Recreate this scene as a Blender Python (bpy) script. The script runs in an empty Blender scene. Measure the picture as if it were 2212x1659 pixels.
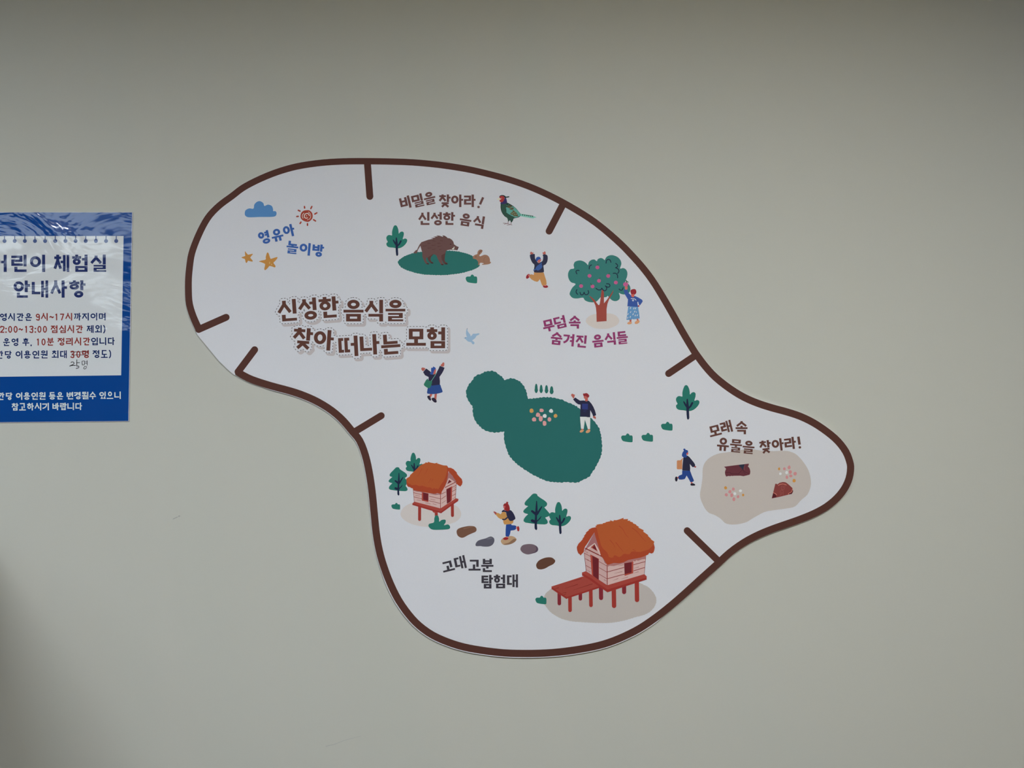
import bpy, math, random
import numpy as np
from mathutils import Vector, Matrix
from mathutils.geometry import delaunay_2d_cdt

# ---------------------------------------------------------------- camera / view / light
sc = bpy.context.scene
D, ZC, PITCH, F = 1.7, 1.45, math.radians(2.37), 1700.0
cam_d = bpy.data.cameras.new('camera'); cam = bpy.data.objects.new('camera', cam_d)
sc.collection.objects.link(cam); sc.camera = cam
cam_d.sensor_fit = 'HORIZONTAL'; cam_d.sensor_width = 36.0; cam_d.lens = 36.0 * F / 2212
cam_d.clip_start = 0.01
cam.location = (0, -D, ZC); cam.rotation_euler = (math.pi / 2 + PITCH, 0, 0)
sc.view_settings.view_transform = 'Standard'; sc.view_settings.look = 'None'
sc.view_settings.gamma = 1.0; sc.view_settings.use_curve_mapping = False
sc.view_settings.exposure = 0.0
try:
    sc.cycles.use_denoising = True; sc.cycles.max_bounces = 6; sc.cycles.diffuse_bounces = 4
except Exception: pass
w = bpy.data.worlds.new('world'); sc.world = w; w.use_nodes = True
w.node_tree.nodes['Background'].inputs[0].default_value = (0.75, 0.82, 0.9, 1)
w.node_tree.nodes['Background'].inputs[1].default_value = 0.6
PANEL_L = 46.0          # radiance of the ceiling panels
PANEL_C = (0.93, 1.0, 1.05)
C = sc.collection

# ---------------------------------------------------------------- colour
def lin1(c):
    c /= 255.0
    return c / 12.92 if c <= 0.04045 else ((c + 0.055) / 1.055) ** 2.4
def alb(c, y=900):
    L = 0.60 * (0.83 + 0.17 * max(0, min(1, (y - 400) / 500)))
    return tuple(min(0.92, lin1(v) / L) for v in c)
_mats = {}
def mat(c, y=900, kind='print'):
    key = (tuple(c), y, kind)
    if key in _mats: return _mats[key]
    m = bpy.data.materials.new('%s_%d_%d_%d' % ((kind,) + tuple(c))); m.use_nodes = True
    nt = m.node_tree; b = nt.nodes['Principled BSDF']
    a = alb(c, y)
    tc = nt.nodes.new('ShaderNodeNewGeometry')
    n = nt.nodes.new('ShaderNodeTexNoise'); n.inputs['Scale'].default_value = 900 if kind == 'print' else 500
    nt.links.new(tc.outputs['Position'], n.inputs['Vector'])
    mx = nt.nodes.new('ShaderNodeMix'); mx.data_type = 'RGBA'
    mx.inputs[6].default_value = tuple(v * 0.965 for v in a) + (1,)
    mx.inputs[7].default_value = tuple(min(0.95, v * 1.035) for v in a) + (1,)
    nt.links.new(n.outputs['Fac'], mx.inputs[0]); nt.links.new(mx.outputs[2], b.inputs['Base Color'])
    if kind == 'print':
        b.inputs['Roughness'].default_value = 0.62; b.inputs['Specular IOR Level'].default_value = 0.12
    else:                                            # laminated paper: wrinkled glossy film over the ink
        b.inputs['Roughness'].default_value = 0.7; b.inputs['Specular IOR Level'].default_value = 0.0
        b.inputs['Coat Weight'].default_value = 1.0; b.inputs['Coat Roughness'].default_value = 0.085
        b.inputs['Coat IOR'].default_value = 1.5
        mp = nt.nodes.new('ShaderNodeMapping'); mp.inputs['Scale'].default_value = (1.0, 1.0, 1.5)
        nt.links.new(tc.outputs['Position'], mp.inputs['Vector'])
        n1 = nt.nodes.new('ShaderNodeTexNoise'); n1.inputs['Scale'].default_value = 6.0
        n1.inputs['Detail'].default_value = 4.0; n1.inputs['Roughness'].default_value = 0.42
        n1.inputs['Distortion'].default_value = 0.6
        nt.links.new(mp.outputs[0], n1.inputs['Vector'])
        bp = nt.nodes.new('ShaderNodeBump'); bp.inputs['Strength'].default_value = 1.0
        bp.inputs['Distance'].default_value = 0.0075
        nt.links.new(n1.outputs['Fac'], bp.inputs['Height'])
        nt.links.new(bp.outputs[0], b.inputs['Coat Normal'])
    _mats[key] = m
    return m

# ---------------------------------------------------------------- pixel of the photo -> point on the plane y = -h
CP, SP = math.cos(PITCH), math.sin(PITCH)
def wp(u, v, h=0.0):
    a = (u - 1106.0) / F; b = (829.5 - v) / F
    dy = CP - b * SP; dz = SP + b * CP
    t = (D - h) / dy
    return (a * t, -h, ZC + dz * t)

# ---------------------------------------------------------------- 2-D shapes (all in photo pixels)
FR = [0.0, 0.0, 1.0]
def Z(x0, y0, s): FR[:] = [float(x0), float(y0), float(s)]
def P(s):
    if isinstance(s, str):
        v = [float(q) for q in s.replace(',', ' ').split()]
        s = list(zip(v[0::2], v[1::2]))
    return [(FR[0] + x / FR[2], FR[1] + y / FR[2]) for x, y in s]
def cr(p, n=5, closed=True):
    out = []; N = len(p)
    for i in range(N if closed else N - 1):
        if closed: a, b, c, d = p[i - 1], p[i], p[(i + 1) % N], p[(i + 2) % N]
        else: a, b, c, d = p[max(0, i - 1)], p[i], p[i + 1], p[min(N - 1, i + 2)]
        for k in range(n):
            t = k / n
            out.append(tuple(0.5 * (2 * b[j] + (c[j] - a[j]) * t + (2 * a[j] - 5 * b[j] + 4 * c[j] - d[j]) * t * t
                             + (3 * b[j] - a[j] - 3 * c[j] + d[j]) * t ** 3) for j in (0, 1)))
    if not closed: out.append(p[-1])
    return out
def Q(s): return [P(s)]                       # straight-edged polygon
def S(s, n=5): return [cr(P(s), n)]           # smooth closed outline
def scallop(p, step=9.0, amp=1.3, sharp=False):
    N = len(p); acc = 0.0; out = []
    area = sum(p[i][0] * p[(i + 1) % N][1] - p[(i + 1) % N][0] * p[i][1] for i in range(N))
    sg = 1 if area > 0 else -1
    rnd = random.Random(int(abs(area)))
    cur = step; am = amp
    for i in range(N):
        a, b = p[i], p[(i + 1) % N]
        L = math.hypot(b[0] - a[0], b[1] - a[1])
        if L < 1e-6: continue
        nx, ny = sg * (b[1] - a[1]) / L, -sg * (b[0] - a[0]) / L
        m = max(1, int(L / 1.0))
        for k in range(m):
            t = k / m
            acc += L / m
            if acc > cur: acc -= cur; cur = step * rnd.uniform(0.7, 1.35); am = amp * rnd.uniform(0.5, 1.2)
            ph = acc / cur
            e = am * (math.sin(math.pi * ph) if not sharp else ph)
            out.append((a[0] + (b[0] - a[0]) * t + nx * e, a[1] + (b[1] - a[1]) * t + ny * e))
    return out
def SC(s, step=9, amp=1.3, n=5): return [scallop(cr(P(s), n), step, amp)]
def E(cx, cy, rx, ry, rot=0, n=28):
    r = math.radians(rot); o = []
    for i in range(n):
        t = 2 * math.pi * i / n; x = rx * math.cos(t); y = ry * math.sin(t)
        o.append((cx + x * math.cos(r) - y * math.sin(r), cy + x * math.sin(r) + y * math.cos(r)))
    return [P(o)]
def raw_stroke(p, w, cap=True, w2=None):
    out = []; n = len(p)
    if w2 is None: w2 = w
    ws = [w + (w2 - w) * i / max(1, n - 1) for i in range(n)]
    for i in range(n - 1):
        a, b = p[i], p[i + 1]; L = math.hypot(b[0] - a[0], b[1] - a[1])
        if L < 1e-9: continue
        nx, ny = -(b[1] - a[1]) / L, (b[0] - a[0]) / L
        u, v = ws[i] / 2, ws[i + 1] / 2
        out.append([(a[0] + nx * u, a[1] + ny * u), (b[0] + nx * v, b[1] + ny * v),
                    (b[0] - nx * v, b[1] - ny * v), (a[0] - nx * u, a[1] - ny * u)])
    for i in range(n):
        if (cap or 0 < i < n - 1) and ws[i] > 0.15:
            m = 14 if ws[i] > 3 else 8
            out.append([(p[i][0] + ws[i] / 2 * math.cos(2 * math.pi * k / m), p[i][1] + ws[i] / 2 * math.sin(2 * math.pi * k / m)) for k in range(m)])
    return out
def L(s, w, cap=True, smooth=False, w2=None):
    p = P(s)
    if smooth: p = cr(p, 4, False)
    return raw_stroke(p, w / FR[2], cap, None if w2 is None else w2 / FR[2])
def BLOB(cx, cy, rx, ry, seed=0):
    r = random.Random(seed + int(cx * 7 + cy)); n = 8; o = []
    for i in range(n):
        t = 2 * math.pi * (i + r.uniform(-.2, .2)) / n; k = r.uniform(.88, 1.1)
        o.append((cx + rx * k * math.cos(t), cy + ry * k * math.sin(t)))
    return [cr(P(o), 3)]

# ---------------------------------------------------------------- flat print meshes
STEP = 0.00005
def tri_union(polys):
    vs, fs = [], []
    for p in polys:
        q = []
        for v in p:
            if not q or (abs(v[0] - q[-1][0]) + abs(v[1] - q[-1][1])) > 1e-4: q.append(v)
        if len(q) > 2 and (abs(q[0][0] - q[-1][0]) + abs(q[0][1] - q[-1][1])) < 1e-4: q.pop()
        if len(q) < 3: continue
        ar = sum(q[i][0] * q[(i + 1) % len(q)][1] - q[(i + 1) % len(q)][0] * q[i][1] for i in range(len(q)))
        if ar < 0: q = q[::-1]
        k = len(vs); vs += [Vector(v) for v in q]; fs.append(list(range(k, k + len(q))))
    r = delaunay_2d_cdt(vs, [], fs, 0, 1e-5)
    V, Fc, OF = r[0], r[2], r[5]
    F2 = [f for f, o in zip(Fc, OF) if len(o)]
    return V, F2
def empty(name, parent=None, loc=(0, 0, 0), label=None, cat=None, group=None):
    o = bpy.data.objects.new(name, None); C.objects.link(o); o.empty_display_size = 0.02
    o.location = loc
    if parent is not None: o.parent = parent; o.matrix_parent_inverse = Matrix.Identity(4)
    if label: o['label'] = label
    if cat: o['category'] = cat
    if group: o['group'] = group
    return o
def link(name, me, parent, label=None, kind=None):
    o = bpy.data.objects.new(name, me); C.objects.link(o)
    if parent is not None: o.parent = parent
    if label: o['label'] = label
    if kind: o['kind'] = kind
    return o
def wloc(o):
    v = Vector(o.location)
    while o.parent is not None: o = o.parent; v += o.location
    return v
BASE = [0.004]
def pr(name, parent, m, layer, *shapes, label=None, kind=None):
    """one printed shape: the union of its outlines, a thin sheet lying on its support"""
    polys = [p for s in shapes for p in s]
    V, Fc = tri_union(polys)
    h = BASE[0] + STEP * layer
    off = wloc(parent) if parent is not None else Vector((0, 0, 0))
    pts = [Vector(wp(v[0], v[1], h)) - off for v in V]
    fc = []
    for f in Fc:
        a, b, c = (pts[i] for i in f[:3])
        n = (b - a).cross(c - a)
        fc.append(list(f) if n.y < 0 else list(f)[::-1])
    ctr = sum(pts, Vector()) / max(1, len(pts)); 
    me = bpy.data.meshes.new(name); me.from_pydata([p - ctr for p in pts], [], fc); me.materials.append(m)
    o = link(name, me, parent, label, kind); o.location = ctr
    return o

# ---------------------------------------------------------------- Hangul drawn stroke by stroke
CHO = 'ㄱㄲㄴㄷㄸㄹㅁㅂㅃㅅㅆㅇㅈㅉㅊㅋㅌㅍㅎ'
JUNG = 'ㅏㅐㅑㅒㅓㅔㅕㅖㅗㅘㅙㅚㅛㅜㅝㅞㅟㅠㅡㅢㅣ'
JONG = ' ㄱㄲㄳㄴㄵㄶㄷㄹㄺㄻㄼㄽㄾㄿㅀㅁㅂㅄㅅㅆㅇㅈㅊㅋㅌㅍㅎ'
def rc(x0, y0, x1, y1): return [(x0, y0), (x1, y0), (x1, y1), (x0, y1)]
def ln(x0, y0, x1, y1, w):
    L_ = math.hypot(x1 - x0, y1 - y0); nx, ny = -(y1 - y0) / L_ * w / 2, (x1 - x0) / L_ * w / 2
    return [(x0 + nx, y0 + ny), (x1 + nx, y1 + ny), (x1 - nx, y1 - ny), (x0 - nx, y0 - ny)]
def ring(x0, y0, x1, y1, tv, th, n=26):
    cx, cy, rx, ry = (x0 + x1) / 2, (y0 + y1) / 2, (x1 - x0) / 2, (y1 - y0) / 2
    ix, iy = max(rx - tv, rx * .22), max(ry - th, ry * .22); o = []
    for k in range(n):
        a, b = 2 * math.pi * k / n, 2 * math.pi * (k + 1) / n
        o.append([(cx + rx * math.cos(a), cy + ry * math.sin(a)), (cx + rx * math.cos(b), cy + ry * math.sin(b)),
                  (cx + ix * math.cos(b), cy + iy * math.sin(b)), (cx + ix * math.cos(a), cy + iy * math.sin(a))])
    return o
def jamo(j, x0, y0, x1, y1, tv, th, side=False):
    W, H = x1 - x0, y1 - y0; cx = (x0 + x1) / 2; d = (tv + th) / 2
    if j in 'ㄲㄸㅆㅉㅃ':
        b = {'ㄲ': 'ㄱ', 'ㄸ': 'ㄷ', 'ㅆ': 'ㅅ', 'ㅉ': 'ㅈ', 'ㅃ': 'ㅂ'}[j]; g = W * .03
        return jamo(b, x0, y0, cx - g, y1, tv * .85, th, side) + jamo(b, cx + g, y0, x1, y1, tv * .85, th, side)
    if j == 'ㄱ':
        if side:
            p = [(x1 - tv / 2, y0 + th * .3)] + [(((1 - t) ** 2) * (x1 - tv / 2) + 2 * t * (1 - t) * (x1 - tv / 2) + t * t * (x0 + d * .25),
                 ((1 - t) ** 2) * (y0 + th * .5) + 2 * t * (1 - t) * (y0 + H * .75) + t * t * (y1 - d * .4)) for t in [k / 8 for k in range(1, 9)]]
            return [rc(x0, y0, x1, y0 + th)] + raw_stroke(p, d, False)
        return [rc(x0, y0, x1, y0 + th), rc(x1 - tv, y0, x1, y1)]
    if j == 'ㄴ': return [rc(x0, y0, x0 + tv, y1), rc(x0, y1 - th, x1, y1)]
    if j == 'ㄷ': return [rc(x0, y0, x1 - W * .06, y0 + th), rc(x0, y0, x0 + tv, y1), rc(x0, y1 - th, x1, y1)]
    if j == 'ㅌ': return jamo('ㄷ', x0, y0, x1, y1, tv, th) + [rc(x0, (y0 + y1 - th) / 2, x1 - W * .06, (y0 + y1 + th) / 2)]
    if j == 'ㄹ':
        t = min(th, H * .235); m = (y0 + y1) / 2
        return [rc(x0, y0, x1, y0 + t), rc(x1 - tv, y0, x1, m + t / 2), rc(x0, m - t / 2, x1, m + t / 2),
                rc(x0, m - t / 2, x0 + tv, y1), rc(x0, y1 - t, x1 + W * .03, y1)]
    if j == 'ㅁ': 
        t = min(th, H * .36)
        return [rc(x0, y0, x1, y0 + t), rc(x0, y1 - t, x1, y1), rc(x0, y0, x0 + tv, y1), rc(x1 - tv, y0, x1, y1)]
    if j == 'ㅂ':
        t = min(th, H * .3); m = y0 + H * .42
        return [rc(x0, y0, x0 + tv, y1), rc(x1 - tv, y0, x1, y1), rc(x0, m - t / 2, x1, m + t / 2), rc(x0, y1 - t, x1, y1)]
    if j in 'ㅅ':
        k = .34 * H
        return [rc(cx - tv / 2, y0, cx + tv / 2, y0 + k), ln(cx + tv * .2, y0 + k * .55, x0 + d * .3, y1 - d * .3, d),
                ln(cx - tv * .2, y0 + k * .55, x1 - d * .3, y1 - d * .3, d)]
    if j == 'ㅇ': return ring(x0, y0, x1, y1, tv * .98, th * 1.12)
    if j == 'ㅈ':
        return [rc(x0 + W * .04, y0, x1 - W * .04, y0 + th), ln(cx + d * .3, y0 + th * .4, x0 + d * .3, y1 - d * .3, d), ln(cx - d * .15, y0 + th * .9, x1 - d * .3, y1 - d * .3, d),
                rc(cx - tv / 2, y0, cx + tv / 2, y0 + min(H * .5, th * 1.8))]
    if j == 'ㅊ': return [rc(cx - tv / 2, y0, cx + tv / 2, y0 + H * .3)] + jamo('ㅈ', x0, y0 + H * .12, x1, y1, tv, th)
    if j == 'ㅎ': return [rc(cx - tv / 2, y0, cx + tv / 2, y0 + H * .3), rc(x0, y0 + H * .15, x1, y0 + H * .15 + th)] + \
        ring(x0 + W * .05, y0 + H * .15 + th * .8, x1 - W * .05, y1, tv * .95, th)
    return []
def vvow(v, x0, y0, x1, y1, tv, th):
    H = y1 - y0; m = y0 + H * .42; t = th * 1.0
    if v == 'ㅣ': return [rc(x1 - tv, y0, x1, y1)]
    if v == 'ㅏ': return [rc(x0, y0, x0 + tv, y1), rc(x0, m - t / 2, x1, m + t / 2)]
    if v == 'ㅓ': return [rc(x1 - tv, y0, x1, y1), rc(x0, m - t / 2, x1, m + t / 2)]
    if v == 'ㅕ': return [rc(x1 - tv, y0, x1, y1)] + [rc(x0, y0 + H * k - t / 2, x1, y0 + H * k + t / 2) for k in (.27, .57)]
    if v == 'ㅑ': return [rc(x0, y0, x0 + tv, y1)] + [rc(x0, y0 + H * k - t / 2, x1, y0 + H * k + t / 2) for k in (.27, .57)]
    q = tv * .88
    if v == 'ㅐ': return [rc(x0, y0 + H * .02, x0 + q, y1 - H * .03), rc(x1 - q, y0, x1, y1), rc(x0, m, x1, m + t)]
    if v == 'ㅔ': return [rc(x1 - q, y0, x1, y1), rc(x1 - 2.35 * q, y0 + H * .02, x1 - 1.35 * q, y1 - H * .03), rc(x0, m - t / 2, x1 - 1.5 * q, m + t / 2)]
    return []
def hvow(v, x0, y0, x1, y1, tv, th):
    W = x1 - x0; cx = (x0 + x1) / 2
    if v == 'ㅡ': return [rc(x0, y0, x1, y0 + th)]
    if v == 'ㅗ': return [rc(x0, y1 - th, x1, y1), rc(cx - tv / 2, y0, cx + tv / 2, y1)]
    if v == 'ㅛ': return [rc(x0, y1 - th, x1, y1)] + [rc(x0 + W * k - tv / 2, y0, x0 + W * k + tv / 2, y1) for k in (.34, .66)]
    if v == 'ㅜ': return [rc(x0, y0, x1, y0 + th), rc(cx - tv / 2, y0, cx + tv / 2, y1)]
    if v == 'ㅠ': return [rc(x0, y0, x1, y0 + th)] + [rc(x0 + W * k - tv / 2, y0, x0 + W * k + tv / 2, y1) for k in (.32, .68)]
    return []
def hangul(ch, w, h, tv, th):
    k = ord(ch) - 0xAC00; c, v, f = CHO[k // 588], JUNG[(k % 588) // 28], JONG[k % 28].strip()
    ft = {'ㄴ': .70, 'ㅇ': .60, 'ㄹ': .60, 'ㄱ': .65, 'ㅈ': .60, 'ㅁ': .66, 'ㅂ': .66, 'ㅆ': .66}.get(f, .68)
    o = []
    if v in 'ㅏㅑㅓㅕㅐㅔㅣ':
        dbl = c in 'ㄲㄸ'
        xv = {'ㅣ': w - tv, 'ㅏ': w * (.98 if tv / w > .14 else .95) - tv - w * (.115 if f else .125), 'ㅐ': w - 2.3 * tv, 'ㅔ': w - 2.35 * tv - w * .1}.get(v)
        if v in 'ㅓㅕ': xv = w - tv - w * .17
        ce = xv - w * .045
        if v in 'ㅓㅕㅔ' and c in 'ㅅㅈㅊ': ce = xv + w * .06
        if v == 'ㅣ': ce = xv - w * .07
        if f:
            cb, vb = h * (ft - .06), h * (ft - .025)
            o += jamo(c, 0, 0 if c in 'ㅊㅎ' else h * .05, ce, cb, tv * .98, th, side=True)
            o += vvow(v, xv, 0, w, vb, tv, th)
            xr = xv + tv if v == 'ㅏ' else w
            xl = w * (.30 if f == 'ㅇ' else .20)
            o += jamo(f, xl, h * ft, xr, h, tv, th)
        else:
            yb = {'ㅇ': .72, 'ㅅ': .80, 'ㅈ': .80, 'ㅊ': .86, 'ㅎ': .80}.get(c, .80)
            o += jamo(c, 0, h * (.0 if c in 'ㅊㅎㅅ' else .085), ce, h * yb, tv, th, side=True)
            o += vvow(v, xv, 0, w, h, tv, th)
    elif v in 'ㅗㅛㅜㅠㅡ':
        L_, R_ = {'ㅇ': (.19, .81), 'ㅅ': (.06, .94), 'ㅎ': (.14, .86)}.get(c, (.13, .87))
        if f:
            ft = {'ㄹ': .61, 'ㄱ': .66, 'ㅁ': .65, 'ㄴ': .71, 'ㅇ': .66}.get(f, .66)
            tick = v != 'ㅡ'
            if v == 'ㅗ': ce, y0, y1 = .36, .30, ft - .10 + .02
            elif v == 'ㅜ': ce, y0, y1 = ft - .27 - (.04 if f != 'ㄴ' else .03), ft - .25, ft - (-.03 if f == 'ㄴ' else .02)
            elif v == 'ㅛ': ce, y0, y1 = .34, .28, ft - .08
            else: ce, y0, y1 = ft - .22, ft - .19, ft - .05
            if c in 'ㅅ' and v == 'ㅗ': ce, y0, y1 = .42, .36, .60
            if c == 'ㅅ' and v == 'ㅜ': ce, y0 = .40, .40
            o += jamo(c, w * L_, 0, w * R_, h * ce, tv, th)
            t = th * (.92 if f == 'ㄹ' else 1)
            o += hvow(v, 0, h * y0, w, h * y1, tv, t)
            o += jamo(f, w * .13, h * ft, w * .87, h, tv, th)
        else:
            if v in 'ㅗㅛ': ce, y0, y1 = (.62 if c != 'ㄱ' else .66), (.60 if c != 'ㄱ' else .42), 1.0
            elif v == 'ㅡ': ce, y0, y1 = .62, .84, 1
            else: ce, y0, y1 = .53, .56, 1.0
            if c == 'ㄱ': o += jamo(c, w * .11, 0, w * .84, h * ce, tv, th)
            else: o += jamo(c, w * L_, 0, w * R_, h * ce, tv, th)
            xo = 0
            vv = hvow(v, 0, h * y0, w, h * y1, tv, th)
            if c == 'ㄱ' and v == 'ㅗ': vv = [rc(0, h - th, w, h), rc(w * .36, h * .44, w * .36 + tv, h)]
            o += vv
    else:                                            # ㅚ ㅝ ㅘ
        b = h * (ft if f else 1.0)
        sc_ = 1.0 if not f else .9
        o += jamo(c, w * .06, 0, w * .70, b * .50, tv, th * sc_)
        if v == 'ㅚ': o += [rc(0, b * .86 - th * sc_ / 2, w * .78, b * .86 + th * sc_ / 2), rc(w * .38 - tv / 2, b * .55, w * .38 + tv / 2, b * .86), rc(w - tv, 0, w, b * .98)]
        if v == 'ㅝ': o += [rc(0, b * .60, w * .78, b * .60 + th), rc(w * .36 - tv / 2, b * .60, w * .36 + tv / 2, b * .97), rc(w * .55, b * .76, w, b * .76 + th * .9), rc(w - tv, 0, w, b * .97)]
        if f: o += jamo(f, w * .14, h * (ft + .02), w, h, tv, th * sc_)
    return o
def digit(ch, w, h, t):
    def sm(p): return raw_stroke(cr([(x * w, y * h) for x, y in p], 4, False), t, False)
    e = t / 2 / w; g = t / 2 / h
    if ch == '0': return ring(0, 0, w, h, t, t)
    if ch == '1': return [rc(w * .55 - t / 2, 0, w * .55 + t / 2, h), ln(w * .6, t * .5, w * .15, h * .2, t)]
    if ch == '2': return sm([(e, .28), (.2, .07), (.55, g), (.9, .15), (.9, .38), (.6, .62), (e, 1 - g)]) + [rc(0, h - t, w, h)]
    if ch == '3': return sm([(e, .16), (.3, g), (.75, .07), (.9, .26), (.7, .44), (.4, .47)]) + sm([(.4, .47), (.75, .52), (1 - e, .74), (.75, .95), (.3, 1 - g), (e, .82)])
    if ch == '5': return [rc(w * .1, 0, w * .9, t), rc(w * .1, 0, w * .1 + t, h * .5)] + sm([(.12, .45), (.6, .38), (1 - e, .66), (.75, .95), (.3, 1 - g), (e, .85)])
    if ch == '7': return [rc(0, 0, w, t), ln(w - t * .5, t * .3, w * .35, h, t)]
    if ch == '9': return ring(0, 0, w, h * .6, t, t) + sm([(1 - e, .3), (1 - e, .7), (.75, .94), (.35, 1 - g), (e + .03, .85)])
    if ch == ':': return [rc(w / 2 - t * .6, h * .28, w / 2 + t * .6, h * .28 + t * 1.2), rc(w / 2 - t * .6, h - t * 1.2, w / 2 + t * .6, h)]
    if ch == '~': return sm([(0, .55), (.25, .42), (.5, .5), (.75, .6), (1, .45)])
    if ch == ',': return [ln(w * .5, h * .86, w * .4, h * 1.1, t * 1.1)]
    if ch == ')': return sm([(.2, -.08), (.75, .2), (.85, .5), (.75, .82), (.2, 1.08)])
    if ch == '(': return sm([(.8, -.08), (.25, .2), (.15, .5), (.25, .82), (.8, 1.08)])
    return []
def place(gl, w, h, cx, cy, rot):
    r = math.radians(rot); c, s = math.cos(r), math.sin(r); o = []
    for p in gl:
        o.append([(cx + (x - w / 2) * c - (y - h / 2) * s, cy + (x - w / 2) * s + (y - h / 2) * c) for x, y in p])
    return o
def syl(ch, cx, cy, w, h, rot, tv, th):
    """cx, cy, w, h in the current zoom frame; tv, th stroke widths in photo pixels"""
    s = FR[2]; x, y = FR[0] + cx / s, FR[1] + cy / s; W, H = w / s, h / s
    g = hangul(ch, W, H, tv, th) if ord(ch) > 0x3000 else digit(ch, W, H, (tv + th) / 2)
    return place(g, W, H, x, y, rot)

# ---------------------------------------------------------------- the room
def box_mesh(name, x0, x1, y0, y1, z0, z1, m, parent=None, kind=None, label=None):
    v = [(x, y, z) for x in (x0, x1) for y in (y0, y1) for z in (z0, z1)]
    f = [(0, 1, 3, 2), (4, 6, 7, 5), (0, 4, 5, 1), (2, 3, 7, 6), (0, 2, 6, 4), (1, 5, 7, 3)]
    off = wloc(parent) if parent is not None else Vector((0, 0, 0))
    c = Vector(((x0 + x1) / 2, (y0 + y1) / 2, (z0 + z1) / 2))
    me = bpy.data.meshes.new(name); me.from_pydata([Vector(p) - c for p in v], [], f); me.materials.append(m)
    o = link(name, me, parent, label, kind); o.location = c - off
    return o
def surf_mat(name, col, rough=0.8, noise=0.03, scale=40, bump=0.0, emit=None, strength=0):
    m = bpy.data.materials.new(name); m.use_nodes = True; nt = m.node_tree; b = nt.nodes['Principled BSDF']
    g = nt.nodes.new('ShaderNodeNewGeometry'); n = nt.nodes.new('ShaderNodeTexNoise'); n.inputs['Scale'].default_value = scale
    n.inputs['Detail'].default_value = 4
    nt.links.new(g.outputs['Position'], n.inputs['Vector'])
    mx = nt.nodes.new('ShaderNodeMix'); mx.data_type = 'RGBA'
    mx.inputs[6].default_value = tuple(c * (1 - noise) for c in col) + (1,); mx.inputs[7].default_value = tuple(c * (1 + noise) for c in col) + (1,)
    nt.links.new(n.outputs['Fac'], mx.inputs[0]); nt.links.new(mx.outputs[2], b.inputs['Base Color'])
    b.inputs['Roughness'].default_value = rough; b.inputs['Specular IOR Level'].default_value = 0.2
    if bump:
        bp = nt.nodes.new('ShaderNodeBump'); bp.inputs['Distance'].default_value = bump; bp.inputs['Strength'].default_value = 0.5
        nt.links.new(n.outputs['Fac'], bp.inputs['Height']); nt.links.new(bp.outputs[0], b.inputs['Normal'])
    if emit:
        b.inputs['Emission Color'].default_value = tuple(emit) + (1,); b.inputs['Emission Strength'].default_value = strength
    return m
M_WALL = surf_mat('painted_wall', (0.665, 0.66, 0.60), 0.75, 0.012, 260, 0.0002)
M_WALL2 = surf_mat('painted_side_wall', (0.22, 0.24, 0.25), 0.8, 0.02, 60)
M_CEIL = surf_mat('ceiling_board', (0.55, 0.57, 0.54), 0.9, 0.02, 80)
M_FLOOR = surf_mat('wood_floor', (0.07, 0.055, 0.045), 0.5, 0.12, 9)
M_WOOD = surf_mat('oak_veneer', (0.33, 0.22, 0.05), 0.5, 0.15, 12)
M_METAL = surf_mat('white_metal', (0.8, 0.8, 0.8), 0.4, 0.01, 50)
M_PANEL = surf_mat('light_diffuser', (0.8, 0.8, 0.8), 0.6, 0.0, 5, 0, PANEL_C, PANEL_L)
M_PANEL2 = surf_mat('added_reflection_panel', (0.8, 0.8, 0.8), 0.6, 0.0, 5, 0, (0.85, 1.0, 1.1), 4.2)  # for the two added panels that only need to show as reflections
XL, XR, YF, HC = -5.2, 1.165, -6.2, 2.62
box_mesh('wall_back', XL - .1, XR + .1, 0.0, 0.12, -0.1, HC + .1, M_WALL, kind='structure')
box_mesh('wall_left', XL - .1, XL, YF, -0.0002, 0, HC, M_WALL2, kind='structure')
box_mesh('wall_right', XR, XR + .1, YF, -0.0002, 0, HC, M_WOOD, kind='structure')
box_mesh('wall_front', XL - .1, XR + .1, YF - .1, YF - .0002, 0, HC, M_WALL2, kind='structure')
box_mesh('floor', XL - .1, XR + .1, YF - .1, 0, -0.1, -0.0002, M_FLOOR, kind='structure')
box_mesh('ceiling', XL - .1, XR + .1, YF - .1, 0, HC, HC + .1, M_CEIL, kind='structure')
PAN = [(0.50, -1.86, 0.95, .36, 'above the camera, nearest the sign'), (-1.85, -1.7, .8, .30, 'left of the notice'),
       (-2.75, -2.95, 1.1, 1.0, 'added over the middle of the room to reflect in the notice'), (-3.3, -5.0, 1.2, 1.0, 'added in the far left corner to reflect in the notice')]  # last two are unseen, added and dimmed to reflect in the notice film
for i, (x, y, sx, sy, txt) in enumerate(PAN):
    t = empty('ceiling_light', None, (x, y, HC), 'flat white ceiling light panel ' + txt, 'ceiling light', None)
    for a, b_, c, d in ((x - sx / 2 - .03, x + sx / 2 + .03, y - sy / 2 - .03, y - sy / 2), (x - sx / 2 - .03, x + sx / 2 + .03, y + sy / 2, y + sy / 2 + .03),
                        (x - sx / 2 - .03, x - sx / 2, y - sy / 2, y + sy / 2), (x + sx / 2, x + sx / 2 + .03, y - sy / 2, y + sy / 2)):
        box_mesh('frame', a, b_, c, d, HC - .03, HC - .0002, M_METAL, t)
    box_mesh('diffuser', x - sx / 2 + .001, x + sx / 2 - .001, y - sy / 2 + .001, y + sy / 2 - .001, HC - .02, HC - .0004, M_PANEL if i < 2 else M_PANEL2, t)

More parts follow.
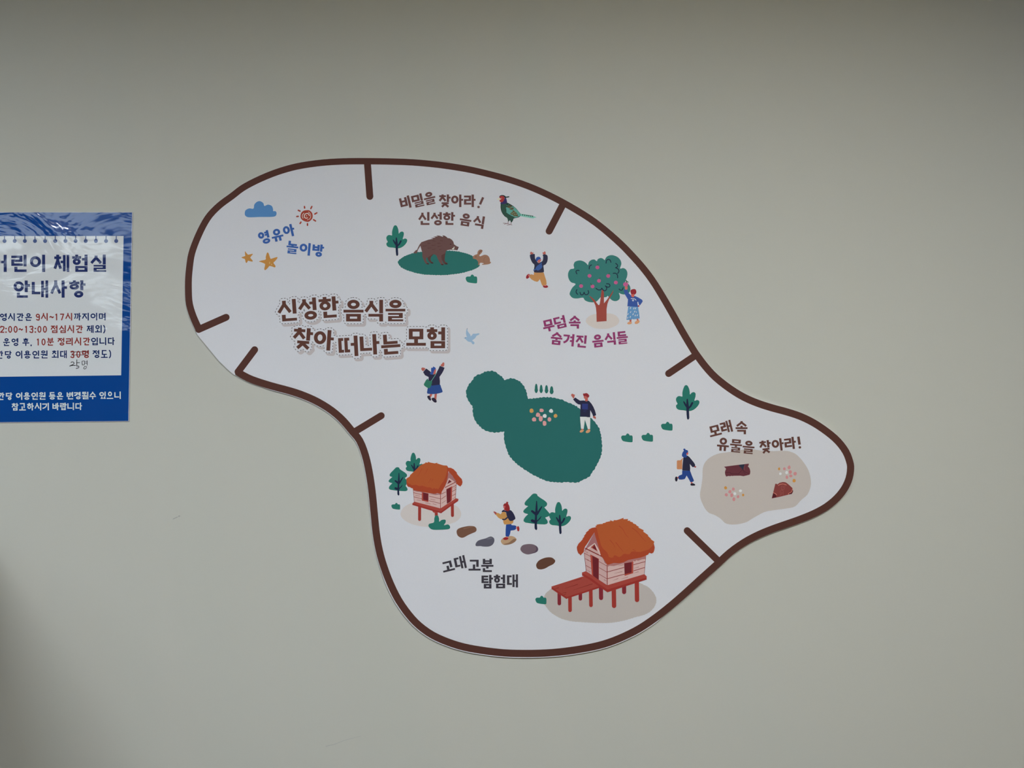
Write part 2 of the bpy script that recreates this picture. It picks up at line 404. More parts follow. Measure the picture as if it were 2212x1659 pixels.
M_CAB = surf_mat('grey_laminate', (0.16, 0.15, 0.16), 0.5, 0.02, 30)
CX0, CX1, CD, CH_ = -2.0, -1.17, .68, 1.24
cab = empty('shadow_cabinet', None, ((CX0 + CX1) / 2, -CD / 2, 0), 'low grey laminate cabinet, added out of view to shade the lower left wall', 'cabinet')  # unseen cabinet, added to cast the soft shadow on the lower left wall
box_mesh('body', CX0, CX1, -CD, -0.001, 0.0002, CH_ - .03, M_CAB, cab)
box_mesh('top_panel', CX0 - .01, CX1 + .01, -CD - .02, -0.001, CH_ - .0298, CH_, M_CAB, cab)
for k in (0, 1):
    x0 = CX0 + .01 + k * (CX1 - CX0) / 2
    d_ = box_mesh('door', x0, x0 + (CX1 - CX0) / 2 - .02, -CD - .018, -CD - .0002, .06, CH_ - .05, M_CAB, cab)
    hx = x0 + (CX1 - CX0) / 2 - .06 if k == 0 else x0 + .03
    box_mesh('handle', hx, hx + .012, -CD - .04, -CD - .0184, .55, .70, M_METAL, d_)

# ---------------------------------------------------------------- the map-shaped sign
outer = P  # (points below are straight photo pixels)
Z(0, 0, 1)
OUT = P('422,712.8 410.4,686.8 401.7,657.9 399.6,628.9 399.9,600 402.6,572 407,546 417.3,516.7 432,485 447.8,460.1 470.4,437.5 497.5,417.5 520,400.4 549.5,384.4 583.4,369.7 617.3,358.4 651.3,350.5 696.5,344.4 741.7,341.7 786.9,341.2 840,341.9 893,343.9 950,349.2 1006,357.6 1051,367.5 1096.5,379.6 1141.7,394.8 1187,414.4 1233,438.6 1278.5,466.4 1312,491.8 1346,521.8 1368.6,544.9 1391.2,570 1413.9,599.4 1436.5,635 1459,673.8 1481.7,714.2 1504.3,751.8 1514,766 1530,787 1551,809.5 1581,833 1611,851.3 1641,864.2 1671,873.8 1701.4,882 1731.5,892 1761.7,906.7 1791.8,926.9 1816,948 1834,972 1843,995 1845.3,1012 1841.8,1035.4 1831,1059.5 1812.9,1082 1788.8,1101.7 1761.7,1116.5 1731.5,1129 1701.4,1139.6 1671.2,1150.2 1641,1162.7 1611,1178.7 1581,1200.2 1554.7,1224.4 1520.8,1254.8 1486.9,1285.8 1453,1315.2 1419,1341.8 1385.2,1364.5 1351.2,1381.8 1317.3,1395.4 1283.4,1404.7 1238.2,1412.6 1193,1417.6 1147.8,1419.4 1102.6,1418.9 1070,1416.4 1036.2,1412 1000,1405.2 965,1394.3 930,1378.5 900,1357 877.2,1333 854.6,1301 836.5,1265.2 821.8,1226.7 811.6,1190.6 804.9,1152.1 800.3,1106.9 795.8,1061.7 789.5,1020 781.5,985 770,955.5 755.5,937.5 735.9,914.2 712.7,893.7 683.8,875.5 654.9,862.3 625.9,852.4 582.5,840.7 542,827.5 518.9,816.2 507.5,808.5')
OUT = cr(OUT, 3, False)
def inner_of(path, wfun):
    o = []
    for i, p in enumerate(path):
        a, b = path[max(0, i - 2)], path[min(len(path) - 1, i + 2)]
        Lh = math.hypot(b[0] - a[0], b[1] - a[1]); nx, ny = -(b[1] - a[1]) / Lh, (b[0] - a[0]) / Lh   # right hand side = inside
        k = wfun(p); o.append((p[0] + nx * k, p[1] + ny * k))
    return o
WB = lambda p: 13.9 + 1.8 * max(0, min(1, (p[1] - 341) / 500))
INN = inner_of(OUT, WB)
GAP = P('517,812 505.9,810 497,802.5 490,796.3 472.6,779.4 446.5,747.6 426,723')
EDGE = [(p[0] - 0.0, p[1]) for p in inner_of(OUT, lambda p: -0.2 - (1.5 if p[1] > 1250 and p[0] < 1420 else (0.7 if p[1] > 840 and p[0] < 1200 else 0)))]
sign = empty('map_sign', None, wp(1100, 900, 0), 'large white wavy-edged map board with brown border, play-area drawings and Korean lettering', 'sign')
M_BOARD = mat((190, 190, 203)); T = 0.004
def board():
    off = wloc(sign); poly = EDGE + GAP
    V, Fc = tri_union([poly])
    n = len(V); fr = [Vector(wp(v[0], v[1], T)) - off for v in V]; bk = [p + Vector((0, T - 0.0002, 0)) for p in fr]
    fs = []
    for f in Fc:
        a, b, c = (fr[i] for i in f); k = (b - a).cross(c - a).y < 0
        fs.append(tuple(f) if k else tuple(f)[::-1]); fs.append(tuple(n + i for i in (tuple(f)[::-1] if k else f)))
    cnt = {}
    for f in fs[0::2]:
        for i in range(3): cnt[(f[i], f[(i + 1) % 3])] = 1
    for (a, b) in list(cnt):
        if (b, a) not in cnt: fs.append((b, a, n + a, n + b))
    me = bpy.data.meshes.new('board'); me.from_pydata(fr + bk, [], fs); me.materials.append(M_BOARD)
    return link('board', me, sign)
board()
BASE[0] = T
M_BR = mat((75, 46, 40), 900)
quads = [[OUT[i], OUT[i + 1], INN[i + 1], INN[i]] for i in range(len(OUT) - 1)]
cap = [[(x + 7.6 * math.cos(2 * math.pi * k / 20), y + 7.6 * math.sin(2 * math.pi * k / 20)) for k in range(20)] for x, y in ((429.2, 711.6), (514.3, 803.2))]
def PX(s, w_): 
    Z(0, 0, 1); return L(s, w_)
pr('border', sign, M_BR, 1, quads, cap, label='thick brown printed outline')
for s in ('793.6,351 798.9,424.4', '1217,440 1186.2,499.3', '1502,768 1444.3,806.9', '1552,1212 1484.4,1146.3', '769,931 823.5,898', '514.3,803.2 550.1,755.4', '429.2,711.6 488.5,685.4'):
    pr('border_tick', sign, M_BR, 2, PX(s, 15))

def caption(name, label, col, y, tv, th, items, extra=None, layer=8, cat=None):
    e = empty(name, sign, (0, 0, 0), label)
    m = mat(col, y)
    for it in items:
        pr('letter', e, m, layer, syl(*it, tv * 1.06, th * 1.06))
    for g in (extra or []): pr('exclamation_mark', e, m, layer, *g)
    return e

# --- title -------------------------------------------------------------------
Z(590, 630, 7.3733)
T1 = [syl(a, *r, 8.3, 6.0) for a, *r in (('신', 222, 297, 297, 345, -4), ('성', 548, 275, 287, 350, -4), ('한', 888, 248, 316, 335, -4),
      ('음', 1280, 302, 320, 345, 0), ('식', 1605, 302, 292, 345, 0), ('을', 1948, 301, 315, 342, 0))]
Z(620, 695, 6.1444)
T2 = [syl(a, *r, 8.3, 6.2) for a, *r in (('찾', 210, 224, 262, 285, 4), ('아', 487, 242, 266, 272, 4), ('떠', 812, 325, 258, 272, -3),
      ('나', 1097, 303, 260, 270, -3), ('는', 1375, 300, 255, 265, -4), ('모', 1713, 206, 260, 225, 0), ('험', 1977, 213, 243, 277, 0))]
def offset_loops(polys, d, res=0.5):
    seg = []
    for p in polys:
        for i in range(len(p)): seg.append((*p[i], *p[(i + 1) % len(p)]))
    seg = np.array(seg); x0, y0 = seg[:, [0, 2]].min() - d - 3, seg[:, [1, 3]].min() - d - 3
    x1, y1 = seg[:, [0, 2]].max() + d + 3, seg[:, [1, 3]].max() + d + 3
    xs = np.arange(x0, x1, res); ys = np.arange(y0, y1, res); X, Y = np.meshgrid(xs, ys); G = np.full(X.shape, 1e9)
    for a, b, c, e in seg:
        i0, i1 = int((min(a, c) - d - 2 - x0) / res), int((max(a, c) + d + 2 - x0) / res) + 2
        j0, j1 = int((min(b, e) - d - 2 - y0) / res), int((max(b, e) + d + 2 - y0) / res) + 2
        i0 = max(0, i0); j0 = max(0, j0)
        xx, yy = X[j0:j1, i0:i1], Y[j0:j1, i0:i1]; dx, dy = c - a, e - b; l2 = dx * dx + dy * dy + 1e-12
        t = np.clip(((xx - a) * dx + (yy - b) * dy) / l2, 0, 1)
        G[j0:j1, i0:i1] = np.minimum(G[j0:j1, i0:i1], np.hypot(xx - a - t * dx, yy - b - t * dy))
    G = np.minimum(G, d + 3.0); K = np.array([1, 4, 6, 4, 1]) / 16.0        # soften the corners a little
    for _ in range(3):
        G = np.apply_along_axis(lambda r: np.convolve(np.pad(r, 2, mode='edge'), K, 'valid'), 0, G)
        G = np.apply_along_axis(lambda r: np.convolve(np.pad(r, 2, mode='edge'), K, 'valid'), 1, G)
    I = G < d; nxt = {}
    def pt(j, i, e):     # crossing on edge e of cell (j,i): 0 top 1 right 2 bottom 3 left
        (ja, ia), (jb, ib) = {0: ((j, i), (j, i + 1)), 1: ((j, i + 1), (j + 1, i + 1)), 2: ((j + 1, i), (j + 1, i + 1)), 3: ((j, i), (j + 1, i))}[e]
        va, vb = G[ja, ia], G[jb, ib]; t = (d - va) / (vb - va)
        return (('h' if e in (0, 2) else 'v', ja, ia), (xs[ia] + t * (xs[ib] - xs[ia]), ys[ja] + t * (ys[jb] - ys[ja])))
    T_ = {1: [(3, 0)], 2: [(0, 1)], 3: [(3, 1)], 4: [(1, 2)], 5: [(3, 0), (1, 2)], 6: [(0, 2)], 7: [(3, 2)], 8: [(2, 3)], 9: [(2, 0)],
          10: [(0, 1), (2, 3)], 11: [(2, 1)], 12: [(1, 3)], 13: [(1, 0)], 14: [(0, 3)]}
    code = I[:-1, :-1] * 1 + I[:-1, 1:] * 2 + I[1:, 1:] * 4 + I[1:, :-1] * 8
    pos = {}
    for j, i in zip(*np.nonzero((code > 0) & (code < 15))):
        for a, b in T_[int(code[j, i])]:
            ka, pa = pt(j, i, a); kb, pb = pt(j, i, b); pos[ka] = pa; pos[kb] = pb; nxt[ka] = kb
    loops = []
    while nxt:
        s = next(iter(nxt)); k = s; l = []
        while k in nxt: l.append(pos[k]); k = nxt.pop(k)
        if len(l) > 12: loops.append(l)
    return loops
def area(p): return sum(p[i][0] * p[(i + 1) % len(p)][1] - p[(i + 1) % len(p)][0] * p[i][1] for i in range(len(p))) / 2
def title_line(polys, lay):
    flat = [p for s in polys for p in s]
    e = empty('title_line', sign, (0, 0, 0), 'big brown title lettering with stitched outline and drop shadow')
    big = [l[::3] for l in offset_loops(flat, 6.1) if abs(area(l)) > 900]
    st = [l for l in offset_loops(flat, 5.0) if abs(area(l)) > 25]
    pr('drop_shadow', e, mat((166, 158, 160), 700), lay, [[(x + 5.2, y + 5.2) for x, y in l] for l in big])
    pr('backing', e, M_BOARD, lay + 1, big)
    ds = []
    for l in st:
        acc = 0; cur = []; on = True
        for i in range(len(l)):
            a, b = l[i], l[(i + 1) % len(l)]; acc += math.hypot(b[0] - a[0], b[1] - a[1])
            if on: cur.append(a)
            if acc > (3.7 if on else 2.5):
                if on and len(cur) > 2: ds += [raw_stroke(cur[::2] + [cur[-1]] if len(cur) % 2 == 0 else cur[::2], 1.1, False)]
                cur = []; on = not on; acc = 0
    pr('stitching', e, mat((52, 44, 46), 700), lay + 2, *ds, kind='stuff', label='dashed stitch line')
    m = mat((82, 51, 44), 700)
    for s in polys: pr('letter', e, m, lay + 3, s)
title_line(T1, 3); title_line(T2, 7)

# --- captions ----------------------------------------------------------------
Z(850, 405, 10.533)
caption('caption', 'brown lettering beside the pheasant', (90, 60, 58), 450, 4.7, 3.7, (('비', 265, 341, 240, 282, -13), ('밀', 545, 300, 250, 292, -13), ('을', 822, 245, 262, 288, -13),
        ('찾', 1167, 307, 265, 297, 0), ('아', 1448, 303, 273, 285, 0), ('라', 1736, 303, 263, 285, 0), ('신', 693, 705, 250, 292, 0), ('성', 974, 711, 250, 302, 0),
        ('한', 1264, 706, 272, 290, 0), ('음', 1642, 733, 262, 285, 9), ('식', 1938, 785, 250, 286, 9)), [(L('2040,225 1968,385', 52, False), E(1935, 443, 28, 27))])
Z(1160, 675, 10.533)
caption('caption', 'plum red lettering below the apple tree', (126, 50, 92), 720, 4.6, 3.7, (('무', 262, 297, 262, 268, -13), ('덤', 520, 222, 262, 280, -13), ('속', 858, 221, 265, 292, 0),
        ('숨', 445, 592, 262, 285, 6), ('겨', 720, 625, 248, 280, 5), ('진', 1003, 655, 240, 282, 5), ('음', 1385, 645, 258, 290, -6), ('식', 1664, 600, 246, 285, -6), ('들', 1940, 573, 255, 290, -6)))
Z(1520, 900, 10.0545)
caption('caption', 'brown lettering above the sand patch', (88, 56, 50), 950, 4.6, 3.6, (('모', 245, 305, 262, 228, -14), ('래', 490, 222, 245, 262, -14), ('속', 823, 240, 260, 286, 0),
        ('유', 422, 600, 258, 285, 5), ('물', 702, 635, 258, 282, 5), ('을', 975, 665, 256, 285, 5), ('찾', 1340, 658, 250, 285, -7), ('아', 1610, 611, 260, 268, -7), ('라', 1880, 578, 250, 264, -7)),
        [(L('2057,435 2083,607', 54, False), E(2090, 667, 27, 26))])
Z(945, 1190, 11.957)
caption('caption', 'charcoal lettering below the stepping stones', (56, 52, 60), 1220, 4.9, 3.7, (('고', 275, 397, 312, 262, -14), ('대', 585, 300, 288, 336, -12), ('고', 957, 368, 313, 279, 0),
        ('분', 1288, 375, 315, 340, 0), ('탐', 1286, 796, 298, 352, 0), ('험', 1601, 789, 293, 353, 0), ('대', 1937, 775, 285, 340, 0)))
Z(548, 480, 13.825)
caption('caption', 'blue lettering beside the sun drawing', (50, 82, 142), 520, 4.8, 3.7, (('영', 308, 457, 328, 390, -13), ('유', 702, 382, 350, 372, -13), ('아', 1050, 255, 342, 368, -13),
        ('놀', 1155, 752, 350, 378, 6), ('이', 1530, 800, 325, 372, 5), ('방', 1922, 845, 345, 375, 5)))

# --- play corner drawings ----------------------------------------------------
def group(name, label): return empty(name, sign, (0, 0, 0), label)
Z(380, 320, 4.424)
pr('cloud', sign, mat((72, 114, 160), 450), 3, S('658,630 665,595 700,576 740,578 750,538 775,513 805,507 835,525 846,552 880,540 915,552 928,580 930,602 950,602 962,620 952,648 910,657 800,658 700,661 668,650'), label='blue printed cloud')
Z(630, 435, 27.65)
g = group('sun', 'red brush-drawn sun with spiral')
RED = mat((136, 52, 40), 460); PALE = mat((200, 178, 172), 460)
pr('disc', g, RED, 3, S('525,900 560,720 640,610 760,545 900,530 1010,525 1120,580 1210,680 1250,800 1255,930 1220,1040 1130,1140 1020,1215 900,1220 760,1180 640,1110 560,1020'))
pr('spiral', g, PALE, 4, L('735,700 650,800 635,920 680,1010', 34, smooth=True), L('1000,635 1080,700 1135,820 1125,960 1060,1070', 30, smooth=True), L('1020,1070 930,1110', 26),
   L('950,985 860,1005 775,960 755,870 800,770 900,720 1000,745 1060,850', 52, smooth=True), E(890, 865, 30, 28))
for s in ('765,310 775,400', '1205,310 1145,430', '400,535 500,580', '310,905 395,895', '555,1240 505,1320', '945,1335 945,1430', '1310,1095 1425,1170', '1385,755 1505,685'):
    pr('ray', g, RED, 3, L(s, 86))
Z(515, 535, 24.58); STAR = mat((166, 116, 58), 560)
pr('star', sign, STAR, 3, Q('340,205 358,195 430,290 510,375 640,350 745,322 772,345 700,430 625,530 700,620 762,695 745,745 600,715 510,690 470,770 435,812 400,805 375,740 360,660 340,600 240,570 165,530 160,515 220,490 365,440 352,330'), label='small yellow star')
s2 = pr('star', sign, STAR, 3, S('1530,265 1575,265 1610,320 1655,450 1700,575 1740,590 1880,545 2050,500 2065,560 1960,700 1865,795 1900,870 1960,950 1965,1010 1930,1050 1800,1005 1650,975 1560,1080 1440,1185 1390,1180 1375,1110 1405,980 1410,870 1330,820 1200,770 1090,735 1200,690 1440,630 1450,500 1490,350'), label='larger yellow star')
pr('highlight', sign, mat((206, 166, 112), 560), 4, L('1660,760 1655,850', 26), E(1765, 890, 28, 25))

# --- trees, bushes ------------------------------------------------------------
GRN, NAV = mat((37, 105, 93)), mat((26, 34, 60))
def GR(y): return mat((37, 103, 92), 550 if y < 650 else 900)
def NV(y): return mat((28, 34, 58), 550 if y < 650 else 900)
def frame_at(px, py, k, rx, ry, s):     # zoom frame whose reference point (rx, ry) falls on photo pixel (px, py), scaled by k
    Z(px - rx * k / s, py - ry * k / s, s / k)
def leaf_tree(px, py, k, label, lay=3):
    g = group('broadleaf_tree', label); frame_at(px, py, k, 1300, 1500, 14.42)
    pr('crown', g, GR(py), lay, S('955,1110 965,1075 1000,1040 975,990 955,930 965,870 1010,825 1060,815 1130,830 1142,815 1140,720 1165,610 1205,520 1248,498 1290,515 1335,600 1353,690 1362,768 1410,720 1475,702 1522,740 1520,830 1490,950 1560,930 1620,950 1635,1010 1590,1100 1500,1190 1400,1240 1300,1250 1180,1228 1050,1215 980,1175'))
    pr('trunk', g, NV(py), lay + 1, Q('1300,1500 1275,1470 1262,1350 1255,1150 1210,1085 1165,990 1170,965 1190,965 1225,1010 1252,1060 1262,920 1275,892 1292,892 1305,930 1332,1125 1360,1085 1405,1000 1430,985 1455,1000 1452,1030 1400,1125 1350,1170 1332,1200 1342,1450 1330,1485'))
def fir_tree(px, py, k, label, lay=3, joined=True):
    g = group('fir_tree', label); frame_at(px, py, k, 545, 1370, 14.42)
    r = '805,665 900,770 970,855 965,925 905,955 850,975 832,985' if joined else '805,665 880,760 905,820 880,900 835,985'
    pr('crown', g, GR(py), lay, Q('190,560 192,520 215,485 250,440 340,350 420,265 450,242 500,230 550,238 585,262 592,300 680,365 800,440 870,500 892,540 890,590 865,625 ' + r + ' 870,1030 908,1090 912,1140 890,1175 820,1195 700,1192 600,1185 400,1165 220,1138 170,1105 155,1070 170,1020 220,950 300,875 200,848 155,815 148,780 185,725 300,625 225,605 195,580'))
    pr('trunk', g, NV(py), lay + 1, Q('545,1370 515,1345 502,1310 500,1250 502,1150 440,1135 395,1105 382,1075 395,1045 430,1032 505,1060 515,960 512,900 480,875 400,805 388,780 400,755 430,748 470,770 520,808 535,640 552,470 565,450 580,475 592,650 598,790 640,725 715,630 740,628 738,650 700,730 620,870 577,920 577,1070 640,1010 705,932 714,940 680,1020 580,1115 575,1200 584,1330 570,1365'))
leaf_tree(857.4, 553, .955, 'leafy green tree left of the boar')
leaf_tree(1485.9, 906.6, 1.075, 'leafy green tree right of the burial mound')
leaf_tree(1210.2, 1154.0, 1.0, 'leafy green tree beside the fir')
leaf_tree(895.6, 1033.5, .80, 'leafy green tree half hidden by the small hut', 2)
fir_tree(1157.8, 1145.0, 1.0, 'large fir tree above the big hut')
fir_tree(860.7, 1070.4, .775, 'fir tree left of the small hut', 2, False)
def bush(cx, cy, k=1.0, label='small round green bush', lay=4):
    frame_at(cx, cy, k, 1645, 945, 9.2167)
    pr('bush', sign, GR(cy), lay, S('1530,945 1535,915 1560,898 1600,897 1622,893 1640,866 1665,858 1690,878 1700,896 1740,897 1757,925 1758,1000 1748,1030 1690,1031 1600,1018 1555,998'), label=label)
bush(1018.5, 602.5, 1.0, 'small bush below the boar'); bush(1354.3, 945.8); bush(1398.3, 944.5); bush(1440.5, 920.6)
bush(855, 1093.5, .76, 'tiny bush left of the small hut'); bush(1168.6, 1296, .96, 'small bush beside the big hut', 5)

# --- boar meadow --------------------------------------------------------------
Z(840, 500, 9.2167)
pr('meadow', sign, mat((37, 93, 88), 550), 3, SC('185,615 215,565 300,505 420,455 550,425 660,408 900,390 1150,388 1350,400 1500,430 1620,470 1700,520 1760,580 1795,640 1795,690 1740,730 1640,770 1500,810 1300,845 1100,862 900,862 700,850 540,822 420,785 300,740 220,680', 5, 1.1), label='dark green grass oval')
g = group('boar', 'brown wild boar standing on the grass oval')
MB, MBD, MBL, MHF = mat((92, 66, 64), 550), mat((78, 52, 50), 550), mat((68, 38, 38), 550), mat((56, 34, 34), 550)
pr('far_leg', g, MBD, 4, S('1040,430 1045,540 1075,600 1110,652 1150,656 1172,648 1160,625 1125,605 1112,570 1118,480 1130,400 1080,400', 3))
pr('far_leg', g, MBD, 4, S('770,480 778,560 820,620 845,636 886,632 872,612 842,590 830,545 850,495 895,440 820,430', 3))
pr('body', g, MB, 5, Q('485,428 510,400 540,372 562,365 580,320 595,290 615,255 645,220 670,206 700,195 780,172 865,154 880,145 835,133 915,122 930,115 878,103 965,98 975,95 943,77 1010,85 1080,107 1076,78 1095,80 1120,90 1148,108 1168,130 1215,138 1255,165 1285,205 1297,255 1345,290 1390,310 1378,345 1360,375 1300,365 1220,362 1150,375 1132,400 1118,440 1080,455 1045,475 1045,520 1055,570 1072,625 1098,655 1090,668 1035,665 1030,640 1000,600 970,535 942,470 880,448 830,478 775,520 745,522 742,570 765,615 802,638 800,655 748,652 720,620 690,560 668,505 668,420 655,390 640,330 626,285 605,325 578,370 568,405 555,438 515,434'))
pr('bristle_lines', g, MBL, 6, *[L(s, 7, w2=3) for s in ('770,230 830,240', '675,292 760,284', '855,278 930,270', '970,232 1035,240', '975,300 1055,290', '775,335 850,325', '865,362 935,348', '1005,362 1055,350', '870,185 930,195', '1025,178 1080,192')],
   L('1065,80 1165,130', 5), L('645,218 780,170 865,152', 6))
pr('eye', g, MHF, 6, E(1230, 255, 13, 9)); pr('tusk', g, mat((222, 206, 178), 550), 6, S('1262,352 1258,335 1282,330 1300,298 1305,325 1292,355', 3)); pr('nostril', g, MHF, 6, Q('1380,310 1392,308 1378,345 1362,375 1358,350'))
for x, y in ((775, 644), (862, 628), (1065, 660), (1145, 645)): pr('hoof', g, MHF, 6, E(x, y, 27, 11, 5))
g = group('rabbit', 'small brown rabbit crouching beside the grass oval')
pr('body', g, mat((134, 98, 80), 550), 5, S('1672,530 1680,490 1725,462 1760,450 1768,405 1798,368 1832,360 1866,378 1850,420 1822,452 1800,475 1815,495 1848,484 1900,465 1955,472 1992,505 2012,555 2014,603 2032,606 2024,632 1990,650 1920,660 1860,662 1858,648 1893,640 1858,625 1815,628 1800,665 1775,668 1780,625 1765,580 1725,552 1690,545', 3))
pr('ear_lining', g, mat((92, 58, 48), 550), 6, L('1802,440 1815,400 1850,383', 12)); pr('eye', g, MHF, 6, E(1732, 504, 8, 8)); pr('haunch_line', g, mat((110, 78, 62), 550), 6, L('1930,505 1900,530 1890,570 1900,615', 5, smooth=True))

# --- pheasant -----------------------------------------------------------------
Z(1060, 410, 18.433); g = group('pheasant', 'green pheasant with red face and long striped tail')
K = lambda c: mat(c, 450)
pr('foot', g, K((120, 98, 104)), 3, L('700,1240 690,1330', 26), L('820,1290 800,1380', 26), L('500,1325 620,1335 740,1370 850,1400', 20), L('690,1335 540,1370', 20), L('800,1380 650,1408', 20))
pr('tail', g, K((112, 166, 152)), 3, Q('1180,955 1300,968 1680,1035 1760,1070 1828,1105 1740,1112 1712,1136 1600,1128 1200,1052'))
pr('tail_bars', g, K((32, 44, 44)), 4, *[Q('%d,%d %d,%d %d,%d' % (x - 34, y - 28, x + 34, y - 16, x + 4, y + 34)) for x, y in ((1270, 1000), (1355, 1010), (1440, 1022), (1515, 1036), (1590, 1046), (1662, 1054))])
pr('body', g, K((30, 52, 46)), 4, S('395,600 400,520 500,480 640,505 700,530 860,620 1000,730 1120,870 1195,970 1180,1045 1100,1100 925,1145 890,1210 860,1265 820,1300 790,1255 765,1205 740,1240 700,1260 680,1190 650,1120 560,1060 470,950 415,830 392,700'))
pr('breast', g, K((42, 68, 58)), 5, S('425,620 440,570 620,560 640,640 600,760 610,880 700,980 860,1060 950,1110 850,1200 820,1270 780,1180 700,1230 660,1120 560,1030 480,920 430,780'))
pr('wing', g, K((82, 138, 128)), 6, Q('870,655 960,705 1080,830 1190,960 1195,1040 1120,1060 1040,1100 960,1110 900,1060 860,1050 730,980 680,950 612,885 630,860 618,800 625,770 602,735 620,700 720,640'))
pr('wing_markings', g, K((82, 74, 52)), 7, Q('640,690 700,650 760,622 850,640 860,665 800,700 780,730 700,720'), Q('720,760 790,740 830,705 905,705 922,745 890,785 830,800 770,785'), Q('882,800 1000,880 1050,950 1090,1030 1060,1075 1000,1040 960,1065 860,1000 770,970 820,900 800,880 860,900'))
pr('wing_flecks', g, K((132, 160, 130)), 8, *[L(s, 14) for s in ('830,930 880,960', '900,900 940,930', '960,870 985,900', '930,980 970,1000', '1000,960 1030,990')], E(655, 630, 13, 12), E(715, 605, 15, 12))
pr('neck', g, K((48, 40, 82)), 6, S('395,560 405,500 470,470 530,400 560,320 600,310 635,400 650,505 600,550 500,570', 4))
pr('face', g, K((142, 46, 48)), 7, S('345,300 375,255 440,235 520,260 552,310 530,400 490,470 430,500 370,470 352,420 370,380', 4))
pr('crest', g, K((20, 44, 42)), 8, Q('340,300 345,260 380,222 450,205 530,215 590,262 630,275 700,258 745,270 748,285 700,308 620,315 560,318 545,290 500,250 440,236 385,252 360,280'))
pr('beak', g, K((192, 178, 164)), 8, Q('228,385 280,345 340,322 372,332 420,372 405,385 350,400 280,398')); pr('eye_patch', g, K((164, 78, 66)), 8, E(430, 335, 35, 26))

# --- people printed on the board ----------------------------------------------
NVY, SKIN, BLU, SHO = (42, 42, 62), (162, 86, 78), (50, 78, 138), (130, 34, 42)
def man(label): return group('person', label)
Z(1130, 535, 18.43); g = man('person jumping with both arms up, navy jumper, ochre trousers'); K = lambda c: mat(c, 580)
pr('hand', g, K(SKIN), 4, S('285,250 280,195 320,160 352,178 375,200 410,190 418,215 372,262 300,268', 3)); pr('hand', g, K(SKIN), 4, S('775,205 790,180 828,188 840,155 868,145 895,190 892,262 800,265', 3))
pr('trousers', g, K((168, 120, 74)), 4, Q('430,985 820,990 860,1120 920,1300 937,1450 925,1475 870,1500 790,1518 755,1495 735,1450 700,1350 665,1255 610,1330 580,1350 545,1357 450,1330 330,1260 255,1180 262,1110 290,1065 340,1062 425,1085'))
pr('jumper', g, K(NVY), 5, S('268,320 290,280 360,262 455,252 470,340 482,450 560,560 620,605 690,578 765,535 790,470 800,360 782,285 870,265 940,290 975,340 980,450 955,570 890,670 812,715 825,870 825,965 740,990 500,990 430,960 432,850 450,690 370,600 300,460', 4))
pr('face', g, K((168, 90, 84)), 6, S('565,540 600,490 690,452 720,480 705,530 670,570 640,622 600,580', 3)); pr('hat', g, K((44, 72, 136)), 7, S('505,500 515,420 555,375 620,360 675,380 702,430 690,455 600,488 560,545', 3))
pr('bag', g, K((52, 78, 132)), 6, Q('500,800 560,720 650,655 720,600 745,580 742,680 768,740 748,800 680,870 600,912 560,905 520,878 430,922 395,895 440,855 500,842'))
pr('shoe', g, K(SHO), 5, E(192, 1142, 62, 105, 32)); pr('shoe', g, K(SHO), 5, E(893, 1546, 103, 55, 3)); pr('ankle', g, K((190, 110, 108)), 6, L('225,1090 250,1150', 40), L('850,1502 890,1510', 36))
Z(1225, 840, 16.59); K = lambda c: mat(c)
# burial mound first (below the standing man)
Z(980, 740, 4.424)
pr('burial_mound', sign, mat((36, 92, 89)), 3, SC('122,475 140,415 175,370 215,320 265,302 300,282 340,277 380,277 435,310 470,340 488,360 550,345 610,362 655,400 688,460 700,505 714,540 780,535 850,527 940,529 1020,545 1090,575 1150,600 1210,640 1270,690 1330,740 1375,800 1397,850 1410,920 1415,1000 1405,1080 1375,1150 1330,1225 1290,1280 1230,1312 1180,1333 1080,1330 1000,1333 900,1322 820,1290 740,1250 680,1210 620,1170 560,1110 525,1060 500,990 483,920 485,850 440,852 380,855 310,840 255,800 205,740 187,680 183,610 140,550', 8, 1.5, 4), label='large dark green double mound')
Z(980, 740, 4.424)
for x, y, a, b in ((789, 438, 18, 45), (836, 443, 18, 40), (887, 446, 19, 40), (936, 455, 21, 39)):
    pr('cypress', sign, mat((37, 96, 88)), 3, Q(' '.join('%.1f,%.1f' % (x + a * q * math.sin(t), y - b * math.cos(t)) for t, q in ((k * math.pi / 8, 0.75 if 0 < k < 5 or k > 11 else 1.0) for k in range(16)))))
def pebbles(label, ox, oy, s, sets):
    g = group('pebbles', label); Z(ox, oy, s)
    for col, pts in sets:
        for i, (x, y, a, b) in enumerate(pts): pr('pebble', g, mat(col), 4, BLOB(x, y, a, b, i))
pebbles('pink, white and ochre pebbles on the green mound', 980, 740, 4.424, (((184, 138, 80), ((744, 652, 21, 21), (973, 700, 17, 18))), ((192, 138, 138), ((840, 648, 21, 18), (805, 690, 21, 23), (768, 735, 21, 21), (833, 727, 19, 26), (868, 772, 19, 25), (915, 733, 18, 21))), ((214, 224, 230), ((932, 653, 20, 18), (869, 701, 20, 20)))))
Z(1225, 840, 16.59); g = man('person standing on the mound waving, navy jumper, white trousers'); K = lambda c: mat(c)
pr('hand', g, K(SKIN), 4, S('148,240 152,200 190,172 235,198 272,205 275,235 258,300 230,350 195,305', 3)); pr('hand', g, K(SKIN), 4, S('930,980 1000,980 1032,1030 1020,1080 980,1062 935,1030', 3))
pr('ankle', g, K(SKIN), 4, L('540,1430 555,1470', 70), L('785,1440 790,1480', 75))
pr('trousers', g, K((196, 196, 206)), 5, Q('465,1000 830,1003 825,1438 745,1442 640,1108 595,1435 500,1430 478,1200'))
